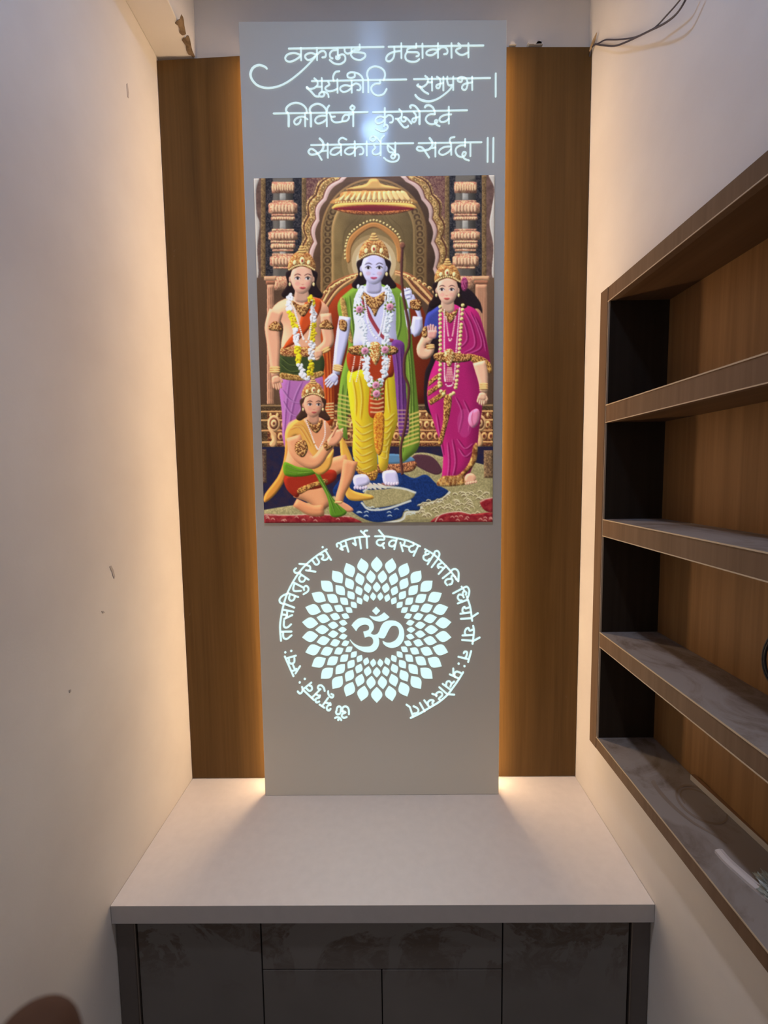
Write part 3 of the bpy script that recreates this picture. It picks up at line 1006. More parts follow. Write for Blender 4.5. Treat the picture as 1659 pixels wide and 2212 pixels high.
def goldpiece(P, rnd=8, sm=True):
    fill(P, GOLD, rnd, 0.7, GOLD_D, N_FINE, 0.9, sm=sm, edge=0.6)


def mir(P, ax=767):
    return [(2 * ax - x, y) for x, y in P]


# --- hall
rect(0, 0, 1560, 2230, (104, 78, 58), c2=(84, 62, 48), tex=N_BIG)
rect(0, 0, 110, 700, (92, 70, 62), c2=(120, 92, 80), tex=N_MID)
rect(1430, 0, 1560, 700, (98, 74, 66), c2=(126, 96, 84), tex=N_MID)
for P in ([(20, 40), (60, 40), (40, 120), (44, 260), (62, 330), (48, 480), (55, 640), (20, 640)],
          [(1530, 20), (1480, 24), (1515, 110), (1500, 230), (1486, 330), (1510, 470), (1500, 640), (1540, 640)]):
    fill(P, (196, 186, 172), 6, 0.3)
for x0, x1 in ((96, 330), (1212, 1442)):
    rect(x0, 20, x1, 660, (30, 29, 34), c2=(76, 70, 70), tex=N_FINE, tk=0.55)
for x in (84, 336, 1222, 1452):
    rect(x - 14, 20, x + 14, 660, (140, 112, 74), rnd=6, k=0.4, c2=(96, 74, 50), tex=N_FINE)
for x0, x1 in ((350, 640), (900, 1208)):
    rect(x0, 10, x1, 480, (104, 66, 64), c2=(150, 112, 92), tex=N_FINE, tk=0.6)
rect(40, 660, 118, 1450, (102, 78, 60), grad=(84, 62, 48))
rect(1440, 660, 1530, 1450, (112, 86, 66), grad=(86, 64, 50))


def arch(cusps, depth):
    out = []
    for (a, b) in zip(cusps[:-1], cusps[1:]):
        a, b = np.array(a, float), np.array(b, float)
        d_ = b - a
        nrm = np.array([d_[1], -d_[0]]) / (np.linalg.norm(d_) + 1e-9)
        for k in range(8):
            t_ = k / 8
            out.append(a + d_ * t_ + nrm * depth * math.sin(math.pi * t_))
    out.append(np.array(cusps[-1], float))
    return out


LC_ = [(400, 720), (392, 600), (404, 440), (418, 300), (462, 172), (560, 60), (680, 10)]


def full_arch(off, bulge):
    cus = [(x - off, y - off * 0.5) for x, y in LC_]
    left = arch(cus, bulge)
    return left + [np.array((2 * 770 - p[0], p[1])) for p in left[::-1]]


fill(full_arch(62, 28), (122, 92, 58), 6, 0.5, (196, 160, 104), N_FINE, 0.8, sm=False)
fill(full_arch(54, 26), (88, 50, 40), sm=False)
fill(full_arch(46, 26), (200, 164, 106), 8, 0.5, (140, 104, 60), N_FINE, 0.8, sm=False)
for side in (0, 1):
    P = arch([(x - 26, y - 13) for x, y in LC_], 25)
    P = mir([tuple(p) for p in P], 770) if side else P
    for q in P[3::4]:
        ell(q[0], q[1], 11, 11, (120, 84, 50), n=12)
        ell(q[0], q[1], 6, 6, (222, 190, 130), n=10)
fill(full_arch(12, 24), (112, 66, 54), sm=False)
fill(full_arch(6, 24), (206, 172, 158), 8, 0.35, sm=False)
fill(full_arch(-14, 20), (86, 64, 46), 30, 0.35, (74, 54, 40), N_BIG, sm=False)


def horseshoe(rx, top, bot, cx=768):
    a = np.linspace(np.pi, 2 * np.pi, 40)
    return [(cx - rx, bot)] + [(cx + rx * math.cos(t_), top + rx * 1.05 + rx * 1.05 * math.sin(t_)) for t_ in a] + [(cx + rx, bot)]


fill(horseshoe(330, 46, 760), (128, 98, 62), 8, 0.5, sm=False)
fill(horseshoe(314, 60, 760), (98, 74, 48), sm=False)
for a in np.linspace(np.pi, 2 * np.pi, 27):
    for r_, c_ in ((29, (140, 112, 72)), (21, (86, 64, 42)), (10, (142, 112, 72))):
        ell(768 + 286 * math.cos(a), 392 + 300 * math.sin(a), r_, r_, c_, n=16)
for y in range(432, 760, 60):
    for x in (482, 1054):
        for r_, c_ in ((28, (140, 112, 72)), (20, (86, 64, 42)), (9, (142, 112, 72))):
            ell(x, y, r_, r_, c_, n=16)
fill(horseshoe(262, 108, 760), (150, 120, 76), 8, 0.5, sm=False)
fill(horseshoe(244, 126, 780), (124, 102, 64), 40, 0.3, (104, 84, 52), N_BIG, sm=False)
for dx in (190, 140, 95):
    line([(768 - dx, 560), (768 - dx * 0.95, 380), (768 - dx * 0.5, 280)], 7, (104, 84, 52), 0.7)
    line([(768 + dx, 560), (768 + dx * 0.95, 380), (768 + dx * 0.5, 280)], 7, (104, 84, 52), 0.7)
# warm glow round the middle head
for r_, c_, al in ((200, (170, 138, 88), 0.5), (165, (206, 170, 118), 0.5), (138, (238, 212, 164), 0.6), (110, (250, 234, 200), 0.7)):
    ell(768, 565, r_, r_ * 1.05, c_, alpha=al, n=40)
fill([(600, 560), (598, 470), (640, 385), (768, 318), (896, 385), (938, 470), (936, 560), (915, 560), (905, 470), (860, 400), (768, 350), (676, 400), (631, 470), (622, 560)],
     (176, 120, 66), 5, 0.6)
beads([(592, 540), (594, 466), (634, 374), (768, 304), (902, 374), (942, 466), (944, 540)], 20, 7, (236, 196, 130))
# canopy
fill([(720, 80), (745, 52), (790, 52), (815, 80), (900, 100), (930, 118), (610, 118), (640, 100)], (206, 160, 92), 10, 0.6)
rect(604, 112, 936, 128, (120, 76, 40), rnd=4)
fill([(604, 126), (936, 126), (980, 160), (1012, 205), (524, 205), (556, 160)], (214, 168, 100), 24, 0.6, (150, 96, 50), N_MID, 0.35)
for k in range(13):
    x = 560 + k * 35
    fill([(768 + (x - 768) * 0.78, 128), (768 + (x - 768) * 0.86 + 10, 128), (x + 17, 178), (x + 2, 186), (x - 10, 178)], (236, 198, 132), 6, 0.6)
beads([(535, 196), (650, 190), (768, 188), (886, 190), (1004, 196)], 15, 6, (240, 196, 130))
fill([(512, 222), (560, 200), (768, 194), (976, 200), (1028, 222), (1020, 236), (900, 220), (768, 214), (630, 220), (520, 236)], (228, 172, 92), 7, 0.6)
fill([(520, 234), (630, 218), (768, 212), (900, 218), (1020, 234), (900, 262), (768, 268), (630, 262)], (112, 34, 36), 8, 0.4)
fill([(540, 240), (650, 246), (768, 250), (890, 246), (1000, 240), (900, 266), (768, 272), (630, 266)], (180, 112, 62), 5, 0.5, (120, 66, 36), N_FINE, 0.8)
# columns
for cx in (206, 1337):
    rect(cx - 62, 20, cx + 62, 700, (84, 78, 70), rnd=22, k=0.8)
    for y in (150, 330, 505):
        rect(cx - 20, y - 30, cx + 16, y + 30, (210, 204, 190), rnd=9, k=0.3, alpha=0.65)
    for (y0, y1, hw_, bul) in ((68, 138, 68, 4), (182, 196, 66, 2), (196, 266, 74, 14), (266, 280, 70, 3), (282, 306, 72, 4),
                               (358, 374, 68, 2), (374, 428, 76, 12), (430, 446, 74, 4), (448, 482, 72, 6), (484, 498, 64, 3),
                               (510, 524, 66, 2), (524, 590, 66, 14), (592, 606, 58, 2), (650, 735, 52, 3)):
        fill([(cx - hw_, y0), (cx + hw_, y0), (cx + hw_ + bul, (y0 + y1) / 2), (cx + hw_, y1), (cx - hw_, y1), (cx - hw_ - bul, (y0 + y1) / 2)],
             (204, 164, 122), max(4, min(16, (y1 - y0) * 0.3)), 0.75, (150, 96, 78), N_FINE, 0.45, sm=bul > 8)
        if bul >= 12:
            for k in range(-3, 4):
                ell(cx + k * 20, (y0 + y1) / 2, 8, (y1 - y0) * 0.34, (212, 172, 134), 4, 0.5, n=14)
                line([(cx + k * 20 + 10, y0 + 8), (cx + k * 20 + 10, y1 - 8)], 3, (112, 62, 50), 0.8)
        elif bul == 6 or bul == 4:
            for k in range(-4, 5):
                ell(cx + k * 15, (y0 + y1) / 2, 6, (y1 - y0) * 0.3, (210, 172, 130), 3, 0.5, n=12)
for x0, x1 in ((108, 150), (1398, 1470)):
    rect(x0, 700, x1, 1450, (190, 140, 108), rnd=10, k=0.5)
    for x in range(x0 + 10, x1 - 4, 12):
        line([(x, 720), (x, 1450)], 3, (120, 80, 60), 0.8, False)
    rect(x0 - 18, 650, x1 + 14, 676, (196, 150, 112), rnd=6)
    rect(x0 - 8, 676, x1 + 6, 700, (150, 100, 74), rnd=6)
# throne
fill([(455, 1450), (462, 1000), (480, 860), (560, 740), (690, 668), (768, 655), (850, 668), (985, 740), (1075, 860), (1098, 1000), (1105, 1450)], (138, 54, 26), 50, 0.4, grad=(92, 34, 20))
for off, c_ in ((0, (150, 92, 60)), (14, (228, 178, 118)), (30, (110, 62, 44)), (42, (206, 158, 104))):
    line([(446 + off * .5, 800 + off), (500 + off, 705 + off * .8), (600 + off * .6, 655 + off * .5), (690, 632 + off * .4)], 15, c_, 1, False, rnd=4)
    line([(1150 - off * .5, 800 + off), (1062 - off, 700 + off * .8), (985 - off * .6, 640 + off * .5), (900, 620 + off * .4)], 15, c_, 1, False, rnd=4)
for k in range(7):
    for s in (0, 1):
        x, y = 470 + k * 32, 735 - k * 17 + (k - 3) ** 2 * 1.5
        if s:
            x = 1596 - x + 20
        ell(x, y, 15, 11, (224, 176, 114), 5, 0.7, rot=-0.5 if not s else 0.5)
        ell(x, y, 6, 5, (140, 76, 44), n=10)
rect(0, 1440, 1560, 1720, (108, 84, 56), c2=(70, 52, 36), tex=N_FINE, tk=0.7)
rect(110, 1480, 1500, 1700, (160, 108, 66), c2=(92, 44, 34), tex=N_FINE, tk=0.8)
for y, c_ in ((1482, (204, 156, 100)), (1536, (206, 160, 104)), (1600, (190, 140, 90)), (1672, (206, 158, 100)), (1446, (140, 112, 78))):
    rect(60, y, 1510, y + 11, c_, rnd=4)
for x in range(130, 1480, 42):
    ell(x, 1568, 17, 22, (214, 166, 108), 6, 0.7)
    ell(x, 1570, 7, 10, (120, 58, 40), n=12)
    ell(x + 20, 1640, 19, 24, (200, 150, 96), 6, 0.7)
    ell(x + 20, 1642, 9, 12, (110, 56, 42), n=12)
    ell(x, 1508, 8, 14, (222, 176, 116), 4, 0.7, n=12)
for sx, ax in ((150, None), (1425, None)):
    for r_, c_ in ((52, (214, 170, 120)), (36, (112, 66, 48)), (24, (222, 180, 128)), (10, (110, 60, 44))):
        ell(sx, 1560, r_ * 0.75, r_, c_, 6, 0.6)
    fill([(sx - 40, 1580), (sx + 5, 1620), (sx + 20, 1680), (sx, 1712), (sx - 28, 1690), (sx - 10, 1650)], (210, 164, 114), 8, 0.7)
# floor and carpet
rect(0, 1706, 1560, 2230, (34, 36, 64), c2=(52, 40, 58), tex=N_MID)
fill([(1000, 1750), (1200, 1770), (1560, 1880), (1560, 2230), (0, 2230), (0, 2120), (500, 2020), (640, 1880)], (150, 138, 96), 20, 0.2, (178, 166, 118), N_FINE, 0.6)
fill([(1030, 1755), (1130, 1770), (1190, 1850), (1150, 1880), (1040, 1830), (1000, 1790)], (84, 52, 60), 6, 0.3)
fill([(520, 1960), (640, 1860), (900, 1860), (1010, 1900), (1090, 1880), (1160, 1940), (1230, 1985), (1170, 2030), (1060, 2060), (1050, 2100), (960, 2105),
      (930, 2150), (800, 2175), (700, 2150), (610, 2090), (540, 2030)], (30, 56, 112), 8, 0.3, (24, 44, 88), N_FINE)
fill([(720, 1975), (800, 1950), (930, 1960), (1020, 1990), (1000, 2030), (930, 2060), (830, 2080), (740, 2085), (700, 2040)], (176, 164, 118), 6, 0.3, (150, 138, 96), N_FINE)
fill([(620, 1930), (680, 1890), (860, 1885), (940, 1910), (930, 1950), (820, 1970), (680, 1968)], (34, 58, 108), 6, 0.3)
for k in range(9):
    a = math.pi * (0.08 + k * 0.105)
    ell(790 + 92 * math.cos(a), 1918 + 34 * math.sin(a), 34, 9, (226, 206, 182) if k > 2 else (150, 100, 90), 3, 0.4, rot=a * 0.4, n=16)
for P in ([(1240, 1985), (1180, 2040), (1070, 2070), (1060, 2110), (970, 2115), (940, 2160), (800, 2185)], [(700, 1985), (760, 1955), (930, 1962), (1030, 1992)],
          [(690, 2050), (740, 2095), (850, 2090), (1000, 2040)]):
    line(P, 13, (222, 222, 206), 0.95, False)
for k in range(110):
    x, y = rs.uniform(1020, 1490), rs.uniform(1985, 2150)
    if y > 1960 + (1500 - x) * 0.18:
        line([(x - 18, y), (x - 4, y - 11), (x + 10, y - 6), (x + 16, y + 6)], 7, (226, 214, 172), 0.95)
        line([(x - 16, y + 5), (x - 2, y - 5), (x + 12, y + 4)], 4, (104, 84, 56), 0.9)
for k in range(14):
    x, y = rs.uniform(560, 1050), rs.uniform(2085, 2140)
    line([(x - 18, y), (x, y - 9), (x + 14, y)], 7, (216, 226, 220), 0.9)
for P in ([(1140, 2190), (1180, 2130), (1290, 2110), (1370, 2125), (1510, 2120), (1520, 2200)], [(1425, 2050), (1470, 2030), (1530, 2030), (1530, 2110), (1460, 2105)],
          [(60, 2125), (240, 2130), (420, 2125), (620, 2140), (660, 2200), (60, 2200)]):
    fill(P, (120, 26, 36), 8, 0.4, (150, 54, 54), N_MID, 0.6)
    line(P[:4], 7, (224, 206, 176), 0.8, False)
for k in range(24):
    x = rs.uniform(110, 600) if k % 2 else rs.uniform(1180, 1500)
    y = rs.uniform(2140, 2170)
    line([(x - 14, y), (x, y - 9), (x + 12, y + 4)], 7, (214, 160, 140), 0.9)
fill([(640, 1770), (760, 1752), (920, 1752), (1010, 1775), (1010, 1800), (900, 1812), (700, 1812)], (92, 130, 158), 8, 0.4)
fill([(640, 1800), (760, 1812), (920, 1812), (1020, 1795), (1030, 1830), (990, 1862), (850, 1870), (700, 1865), (650, 1840)], (186, 128, 84), 10, 0.6, (104, 58, 42), N_FINE, 0.8)
rect(1450, 1730, 1530, 1900, (150, 120, 84), rnd=10, c2=(90, 66, 50), tex=N_FINE)
rect(60, 1720, 105, 1930, (110, 90, 68), rnd=8, c2=(70, 50, 44), tex=N_FINE)


def folds(lines_, w_, dark, light, off=9):
    for P in lines_:
        line(P, w_, dark, 0.55)
        line([(x - off, y - off * 0.4) for x, y in P], w_ * 0.7, light, 0.6)


def head(cx, cy, w_, h_, skin, turn=0.0, hair=(36, 24, 24), hat=True, lip=(176, 70, 74), long_=True):
    """a face with hair, brows, eyes, nose, mouth and a gilt turban; w_, h_ = half sizes"""
    if long_:
        fill([(cx - w_ * 1.2, cy - h_ * 0.5), (cx - w_ * 1.25, cy + h_ * 0.4), (cx - w_ * 1.75, cy + h_ * 1.05), (cx - w_ * 1.35, cy + h_ * 1.3), (cx - w_ * 0.6, cy + h_ * 1.0),
              (cx + w_ * 0.6, cy + h_ * 1.0), (cx + w_ * 1.4, cy + h_ * 1.3), (cx + w_ * 1.8, cy + h_ * 1.1), (cx + w_ * 1.25, cy + h_ * 0.4), (cx + w_ * 1.2, cy - h_ * 0.5)], hair, 8, 0.5)
    s2 = tuple(int(v * 0.86) for v in skin)
    fill([(cx - w_ * 0.42, cy + h_ * 0.5), (cx + w_ * 0.42, cy + h_ * 0.5), (cx + w_ * 0.55, cy + h_ * 1.5), (cx - w_ * 0.55, cy + h_ * 1.5)], s2, 10, 0.4)
    for s in (-1, 1):
        ell(cx + s * w_ * 0.98, cy + h_ * 0.05, w_ * 0.13, h_ * 0.2, s2, 4)
        ell(cx + s * w_ * 1.02, cy + h_ * 0.38, w_ * 0.1, h_ * 0.13, GOLD_L, 4)
    fill([(cx - w_ * 0.95, cy - h_ * 0.35), (cx - w_ * 0.6, cy - h_ * 0.95), (cx, cy - h_ * 1.02), (cx + w_ * 0.6, cy - h_ * 0.95), (cx + w_ * 0.95, cy - h_ * 0.35),
          (cx + w_ * 0.92, cy + h_ * 0.2), (cx + w_ * 0.62, cy + h_ * 0.75), (cx + w_ * 0.2, cy + h_ * 1.0), (cx - w_ * 0.2, cy + h_ * 1.0), (cx - w_ * 0.62, cy + h_ * 0.75), (cx - w_ * 0.92, cy + h_ * 0.2)],
         skin, 16, 0.45, edge=0.25)
    fill([(cx - w_, cy - h_ * 0.2), (cx - w_ * 0.7, cy - h_ * 0.72), (cx, cy - h_ * 0.84), (cx + w_ * 0.7, cy - h_ * 0.72), (cx + w_, cy - h_ * 0.2),
          (cx + w_ * 0.95, cy - h_ * 0.8), (cx, cy - h_ * 1.2), (cx - w_ * 0.95, cy - h_ * 0.8)], hair, 5, 0.3)
    fx = cx + turn * w_ * 0.22
    for s in (-1, 1):
        ex = fx + s * w_ * 0.44
        ell(ex, cy - h_ * 0.02, w_ * 0.25, h_ * 0.10, (240, 234, 228), 2, 0.2, n=16)
        ell(ex + turn * w_ * 0.06, cy - h_ * 0.02, w_ * 0.10, h_ * 0.095, (38, 26, 24), n=12)
        line([(ex - w_ * 0.28, cy + 0.0), (ex, cy - h_ * 0.14), (ex + w_ * 0.28, cy + 0.0)], 4.5, (28, 20, 20), 0.95)
        line([(ex - w_ * 0.30, cy - h_ * 0.2), (ex, cy - h_ * 0.32), (ex + w_ * 0.32, cy - h_ * 0.22)], 5, (44, 30, 28), 0.85)
        ell(ex, cy + h_ * 0.34, w_ * 0.22, h_ * 0.14, (226, 140, 130), alpha=0.28)
    line([(fx + turn * 4, cy - h_ * 0.1), (fx + turn * 8 + 3, cy + h_ * 0.3)], 4, s2, 0.8)
    line([(fx - w_ * 0.16, cy + h_ * 0.36), (fx, cy + h_ * 0.41), (fx + w_ * 0.16, cy + h_ * 0.36)], 4, tuple(int(v * 0.6) for v in skin), 0.8)
    fill([(fx - w_ * 0.3, cy + h_ * 0.6), (fx - w_ * 0.1, cy + h_ * 0.55), (fx, cy + h_ * 0.57), (fx + w_ * 0.1, cy + h_ * 0.55), (fx + w_ * 0.3, cy + h_ * 0.6), (fx, cy + h_ * 0.72)], lip, 3, 0.3)
    if hat:
        fill([(cx - w_ * 1.1, cy - h_ * 0.55), (cx - w_ * 1.12, cy - h_ * 1.1), (cx - w_ * 0.7, cy - h_ * 1.65), (cx - w_ * 0.2, cy - h_ * 1.85), (cx + w_ * 0.2, cy - h_ * 1.85),
              (cx + w_ * 0.7, cy - h_ * 1.65), (cx + w_ * 1.12, cy - h_ * 1.1), (cx + w_ * 1.1, cy - h_ * 0.55), (cx, cy - h_ * 0.82)], GOLD, 16, 0.6, (140, 84, 46), N_FINE, 0.55)
        for j in range(3):
            yy_ = cy - h_ * (1.8 + 0.16 * j)
            ell(cx, yy_, w_ * (0.42 - 0.11 * j), h_ * 0.1, GOLD, 5, 0.7)
        beads([(cx - w_ * 1.08, cy - h_ * 0.6), (cx - w_ * 0.55, cy - h_ * 0.84), (cx, cy - h_ * 0.92), (cx + w_ * 0.55, cy - h_ * 0.84), (cx + w_ * 1.08, cy - h_ * 0.6)], 10, 5, GOLD_L)
        ell(cx + turn * 8, cy - h_ * 1.2, w_ * 0.22, h_ * 0.26, GOLD_L, 6, 0.7)
        ell(cx + turn * 8, cy - h_ * 1.2, w_ * 0.09, h_ * 0.11, (150, 50, 50), 3, 0.5)
        for s in (-1, 1):
            ell(cx + s * w_ * 0.6, cy - h_ * 1.08, w_ * 0.15, h_ * 0.17, GOLD_L, 5, 0.7)


def limb(P, radii, c, rnd=12, k=0.55):
    Q = np.array(spline(P, 8))
    t_ = np.linspace(0, 1, len(Q))
    r_ = np.interp(t_, np.linspace(0, 1, len(radii)), radii)
    tg_ = np.gradient(Q, axis=0)
    tg_ /= np.linalg.norm(tg_, axis=1, keepdims=True)
    nr = np.c_[-tg_[:, 1], tg_[:, 0]] * r_[:, None]
    fill(np.r_[Q + nr, (Q - nr)[::-1]], c, rnd, k, sm=False, edge=0.3)


def handp(x, y, ang, c, L=62, spread=0.16, w_=26):
    ca, sa = math.cos(ang), math.sin(ang)
    R2 = lambda a, b: (x + a * ca - b * sa, y + a * sa + b * ca)
    for k in range(4):
        b0 = (k - 1.5) * w_ * 0.48
        l_ = L * (0.92, 1.06, 1.0, 0.8)[k]
        line([R2(w_ * 0.6, b0), R2(w_ * 0.6 + l_ * 0.5, b0 * 1.15), R2(w_ * 0.6 + l_ * 0.9, b0 * (1.1 + spread))], 14, c, 1, True, rnd=5, k=0.5)
    line([R2(0, -w_ * 0.8), R2(w_ * 0.8, -w_ * 1.35), R2(w_ * 1.5, -w_ * 1.3)], 15, c, 1, True, rnd=5)
    fill([R2(-w_ * 0.5, -w_ * 0.7), R2(w_ * 0.4, -w_ * 1.05), R2(w_ * 1.2, -w_ * 0.95), R2(w_ * 1.2, w_ * 0.95), R2(w_ * 0.3, w_ * 0.95), R2(-w_ * 0.5, w_ * 0.65)], c, 8, 0.45)


def bangle(x, y, w_, ang=0.0, n=2):
    for k in range(n):
        ell(x + k * 13 * math.sin(ang), y + k * 13 * math.cos(ang), w_, 9, GOLD, 4, 0.8, rot=-ang)
        ell(x + k * 13 * math.sin(ang), y + k * 13 * math.cos(ang) - 2, w_ * 0.7, 3, GOLD_L, n=12, rot=-ang)


def garland(P, w_, c, c2=None):
    Q = np.array(spline(P, 15))
    for i, q in enumerate(Q):
        cc = c if c2 is None or (i // 7) % 2 == 0 else c2
        for k in range(3):
            dx, dy = rs.uniform(-w_, w_) * 0.5, rs.uniform(-8, 8)
            ell(q[0] + dx, q[1] + dy, w_ * 0.42, 9, cc, 4, 0.55, rot=rs.uniform(0, 3), n=10)


def rose(x, y, r=24):
    for k in range(9):
        a = k * 0.7
        ell(x + r * 1.15 * math.cos(a), y + r * 1.15 * math.sin(a), r * 0.5, r * 0.26, (98, 116, 52), 4, 0.6, rot=a, n=12)
    ell(x, y, r, r, (212, 148, 164), 7, 0.6)
    ell(x - 3, y - 3, r * 0.5, r * 0.5, (176, 104, 128), 4, 0.6)


SK1, SK2, SK3 = (226, 168, 132), (206, 204, 232), (230, 182, 148)
# --- left attendant: bare arms, orange shawl, lilac wrap
fill([(190, 1270), (330, 1240), (450, 1270), (470, 1480), (440, 1760), (320, 1790), (215, 1700), (200, 1500)], (176, 112, 168), 26, 0.5, grad=(150, 88, 140))
folds([[(250, 1290), (230, 1450), (215, 1640)], [(330, 1300), (280, 1420), (240, 1620)], [(410, 1290), (330, 1460), (250, 1660)], [(205, 1350), (260, 1420), (330, 1440)], [(210, 1420), (260, 1500), (340, 1530)]], 11, (120, 62, 120), (216, 160, 210))
fill([(395, 800), (450, 800), (490, 900), (500, 1010), (520, 1250), (520, 1540), (470, 1545), (455, 1300), (430, 1100), (400, 1000)], (178, 74, 32), 14, 0.6)
folds([[(440, 830), (470, 950), (490, 1200), (495, 1520)], [(470, 850), (495, 1000), (508, 1250), (512, 1500)], [(420, 1020), (465, 1150), (475, 1500)]], 9, (118, 32, 22), (222, 134, 60), 7)
for y in range(1440, 1540, 18):
    line([(468, y), (520, y - 4)], 9, GOLD_L, 0.9, False)
fill([(135, 880), (170, 815), (260, 780), (390, 780), (455, 810), (490, 870), (440, 1000), (450, 1110), (440, 1230), (310, 1260), (200, 1220), (195, 1080), (205, 950)], SK1, 40, 0.5)
fill([(190, 1130), (310, 1120), (445, 1130), (450, 1250), (330, 1290), (190, 1260)], (58, 68, 38), 14, 0.6)
folds([[(195, 1150), (260, 1200), (330, 1200)], [(195, 1190), (260, 1240), (340, 1235)]], 9, (26, 32, 20), (132, 146, 74))
fill([(196, 1246), (320, 1262), (446, 1236), (446, 1270), (320, 1296), (196, 1282)], (196, 160, 92), 6, 0.6, (120, 78, 40), N_FINE)
fill([(200, 1090), (310, 1085), (440, 1090), (440, 1140), (310, 1150), (200, 1140)], GOLD, 8, 0.7, (130, 70, 44), N_FINE, 0.8)
fill([(350, 800), (440, 800), (420, 900), (300, 1050), (215, 1095), (225, 1060), (300, 960)], (186, 74, 34), 10, 0.6)
limb([(165, 860), (140, 960), (150, 1080), (155, 1200), (160, 1270)], [44, 46, 42, 32, 24], SK1)
limb([(470, 880), (480, 980), (485, 1060), (420, 1120)], [34, 36, 34, 24], SK1)
handp(160, 1280, 1.35, SK1, 66, 0.1, 25)
handp(432, 1125, 2.9, SK1, 42, 0.05, 24)
for x, y in ((160, 965), (475, 955)):
    goldpiece([(x - 40, y - 10), (x, y - 38), (x + 38, y - 5), (x + 40, y + 22), (x - 36, y + 18)], 7)
bangle(156, 1215, 34, 0, 3)
bangle(470, 1100, 28, 0.5, 2)
head(322, 665, 72, 92, (234, 182, 152), 0.35)
garland([(250, 770), (248, 850), (285, 980), (300, 1150), (335, 1270), (375, 1255), (385, 1100), (395, 900), (380, 780)], 30, (228, 226, 226), (216, 190, 40))
beads([(262, 800), (300, 930), (335, 1040), (365, 1040), (385, 900), (385, 800)], 11, 6, (238, 226, 214))
goldpiece([(260, 800), (320, 830), (385, 800), (370, 850), (330, 900), (290, 860)], 7)
# --- middle figure: lilac tunic, green shawl, yellow wrap
fill([(545, 820), (600, 750), (690, 700), (860, 700), (960, 760), (990, 850), (1010, 1100), (1045, 1480), (1050, 1690), (990, 1770), (930, 1780), (900, 1500), (620, 1500), (605, 1660), (545, 1560), (560, 1300), (610, 1060), (560, 930)], (112, 142, 52), 22, 0.5)
folds([[(620, 770), (640, 950), (650, 1060)], [(590, 780), (610, 930), (640, 1040)], [(930, 780), (935, 950), (910, 1050)], [(965, 800), (985, 1000), (1010, 1300), (1020, 1660)], [(985, 1120), (1000, 1400), (990, 1700)],
       [(580, 1320), (570, 1450), (575, 1560)], [(610, 1320), (600, 1450), (605, 1620)], [(950, 1300), (960, 1500), (950, 1740)]], 11, (48, 66, 26), (176, 202, 92))
for y in range(1490, 1690, 26):
    line([(930, y + 40), (1048, y)], 12, (222, 196, 104), 0.9, False)
for y in range(1420, 1620, 26):
    line([(545, y - 40), (625, y - 20)], 11, (214, 200, 104), 0.9, False)
fill([(560, 790), (590, 800), (620, 960), (640, 1060), (610, 1040), (575, 900)], (150, 110, 60), 6, 0.6, (206, 168, 96), N_FINE)
fill([(670, 740), (760, 700), (860, 735), (900, 800), (905, 960), (890, 1110), (660, 1110), (650, 960), (640, 850)], SK2, 40, 0.4)
line([(700, 800), (760, 930), (830, 1030), (890, 1050)], 22, (150, 62, 70), 1, False, rnd=6)
limb([(590, 900), (575, 1010), (555, 1120), (540, 1210), (535, 1260)], [36, 40, 36, 28, 22], SK2)
handp(525, 1270, 2.3, SK2, 70, 0.1, 27)
limb([(985, 850), (1025, 980), (1030, 930), (1020, 860), (990, 770)], [30, 44, 40, 34, 26], SK2)
limb([(1040, 900), (1030, 990), (1010, 1010)], [30, 34, 20], SK2)
handp(985, 775, -2.0, SK2, 44, 0.05, 27)
goldpiece([(995, 800), (1060, 800), (1055, 860), (1000, 850)], 7)
goldpiece([(556, 920), (600, 930), (596, 990), (556, 976)], 7)
bangle(548, 1205, 32, -0.2, 3)
fill([(610, 1240), (740, 1210), (770, 1260), (770, 1500), (790, 1800), (770, 1890), (700, 1880), (640, 1760), (640, 1600), (620, 1450)], (222, 196, 40), 34, 0.5, grad=(206, 170, 52))
fill([(780, 1240), (890, 1220), (905, 1400), (915, 1540), (870, 1700), (850, 1840), (800, 1830), (790, 1600), (770, 1400)], (226, 204, 44), 30, 0.5, grad=(208, 172, 54))
for y in range(1560, 1860, 44):
    folds([[(650, y - 20), (700, y + 26), (770, y)]], 11, (168, 116, 20), (252, 240, 140), 8)
for y in range(1520, 1780, 40):
    folds([[(800, y), (850, y + 22), (905 - (y - 1520) * 0.2, y - 20)]], 10, (170, 120, 22), (252, 240, 140), 8)
folds([[(640, 1280), (660, 1400), (660, 1520)], [(680, 1260), (700, 1400), (690, 1540)], [(850, 1260), (860, 1400), (870, 1500)]], 11, (176, 120, 24), (250, 236, 130))
fill([(655, 1830), (720, 1868), (790, 1850), (780, 1910), (730, 1910), (670, 1870)], (206, 160, 72), 6, 0.6, GOLD_D, N_FINE)
fill([(610, 1120), (760, 1120), (890, 1130), (890, 1260), (840, 1300), (830, 1500), (770, 1530), (735, 1490), (740, 1330), (700, 1230), (620, 1240)], (158, 58, 30), 16, 0.6)
for k in range(6):
    line([(745, 1350 + k * 28), (790, 1362 + k * 26), (830, 1345 + k * 28)], 10, GOLD_L, 0.8, False)
fill([(770, 1520), (830, 1510), (825, 1700), (800, 1760), (775, 1700)], (214, 158, 56), 8, 0.7, (168, 92, 36), N_FINE)
fill([(880, 1060), (950, 1060), (960, 1150), (970, 1400), (985, 1500), (980, 1620), (930, 1640), (915, 1500), (895, 1250)], (104, 56, 116), 14, 0.6)
folds([[(900, 1090), (920, 1250), (930, 1600)], [(935, 1090), (945, 1300), (955, 1600)]], 10, (58, 26, 66), (164, 112, 170), 7)
for y in range(1480, 1640, 24):
    line([(915, y), (985, y)], 8, (206, 160, 140), 0.8, False)
goldpiece([(625, 1085), (760, 1075), (900, 1085), (905, 1130), (760, 1145), (625, 1130)], 9)
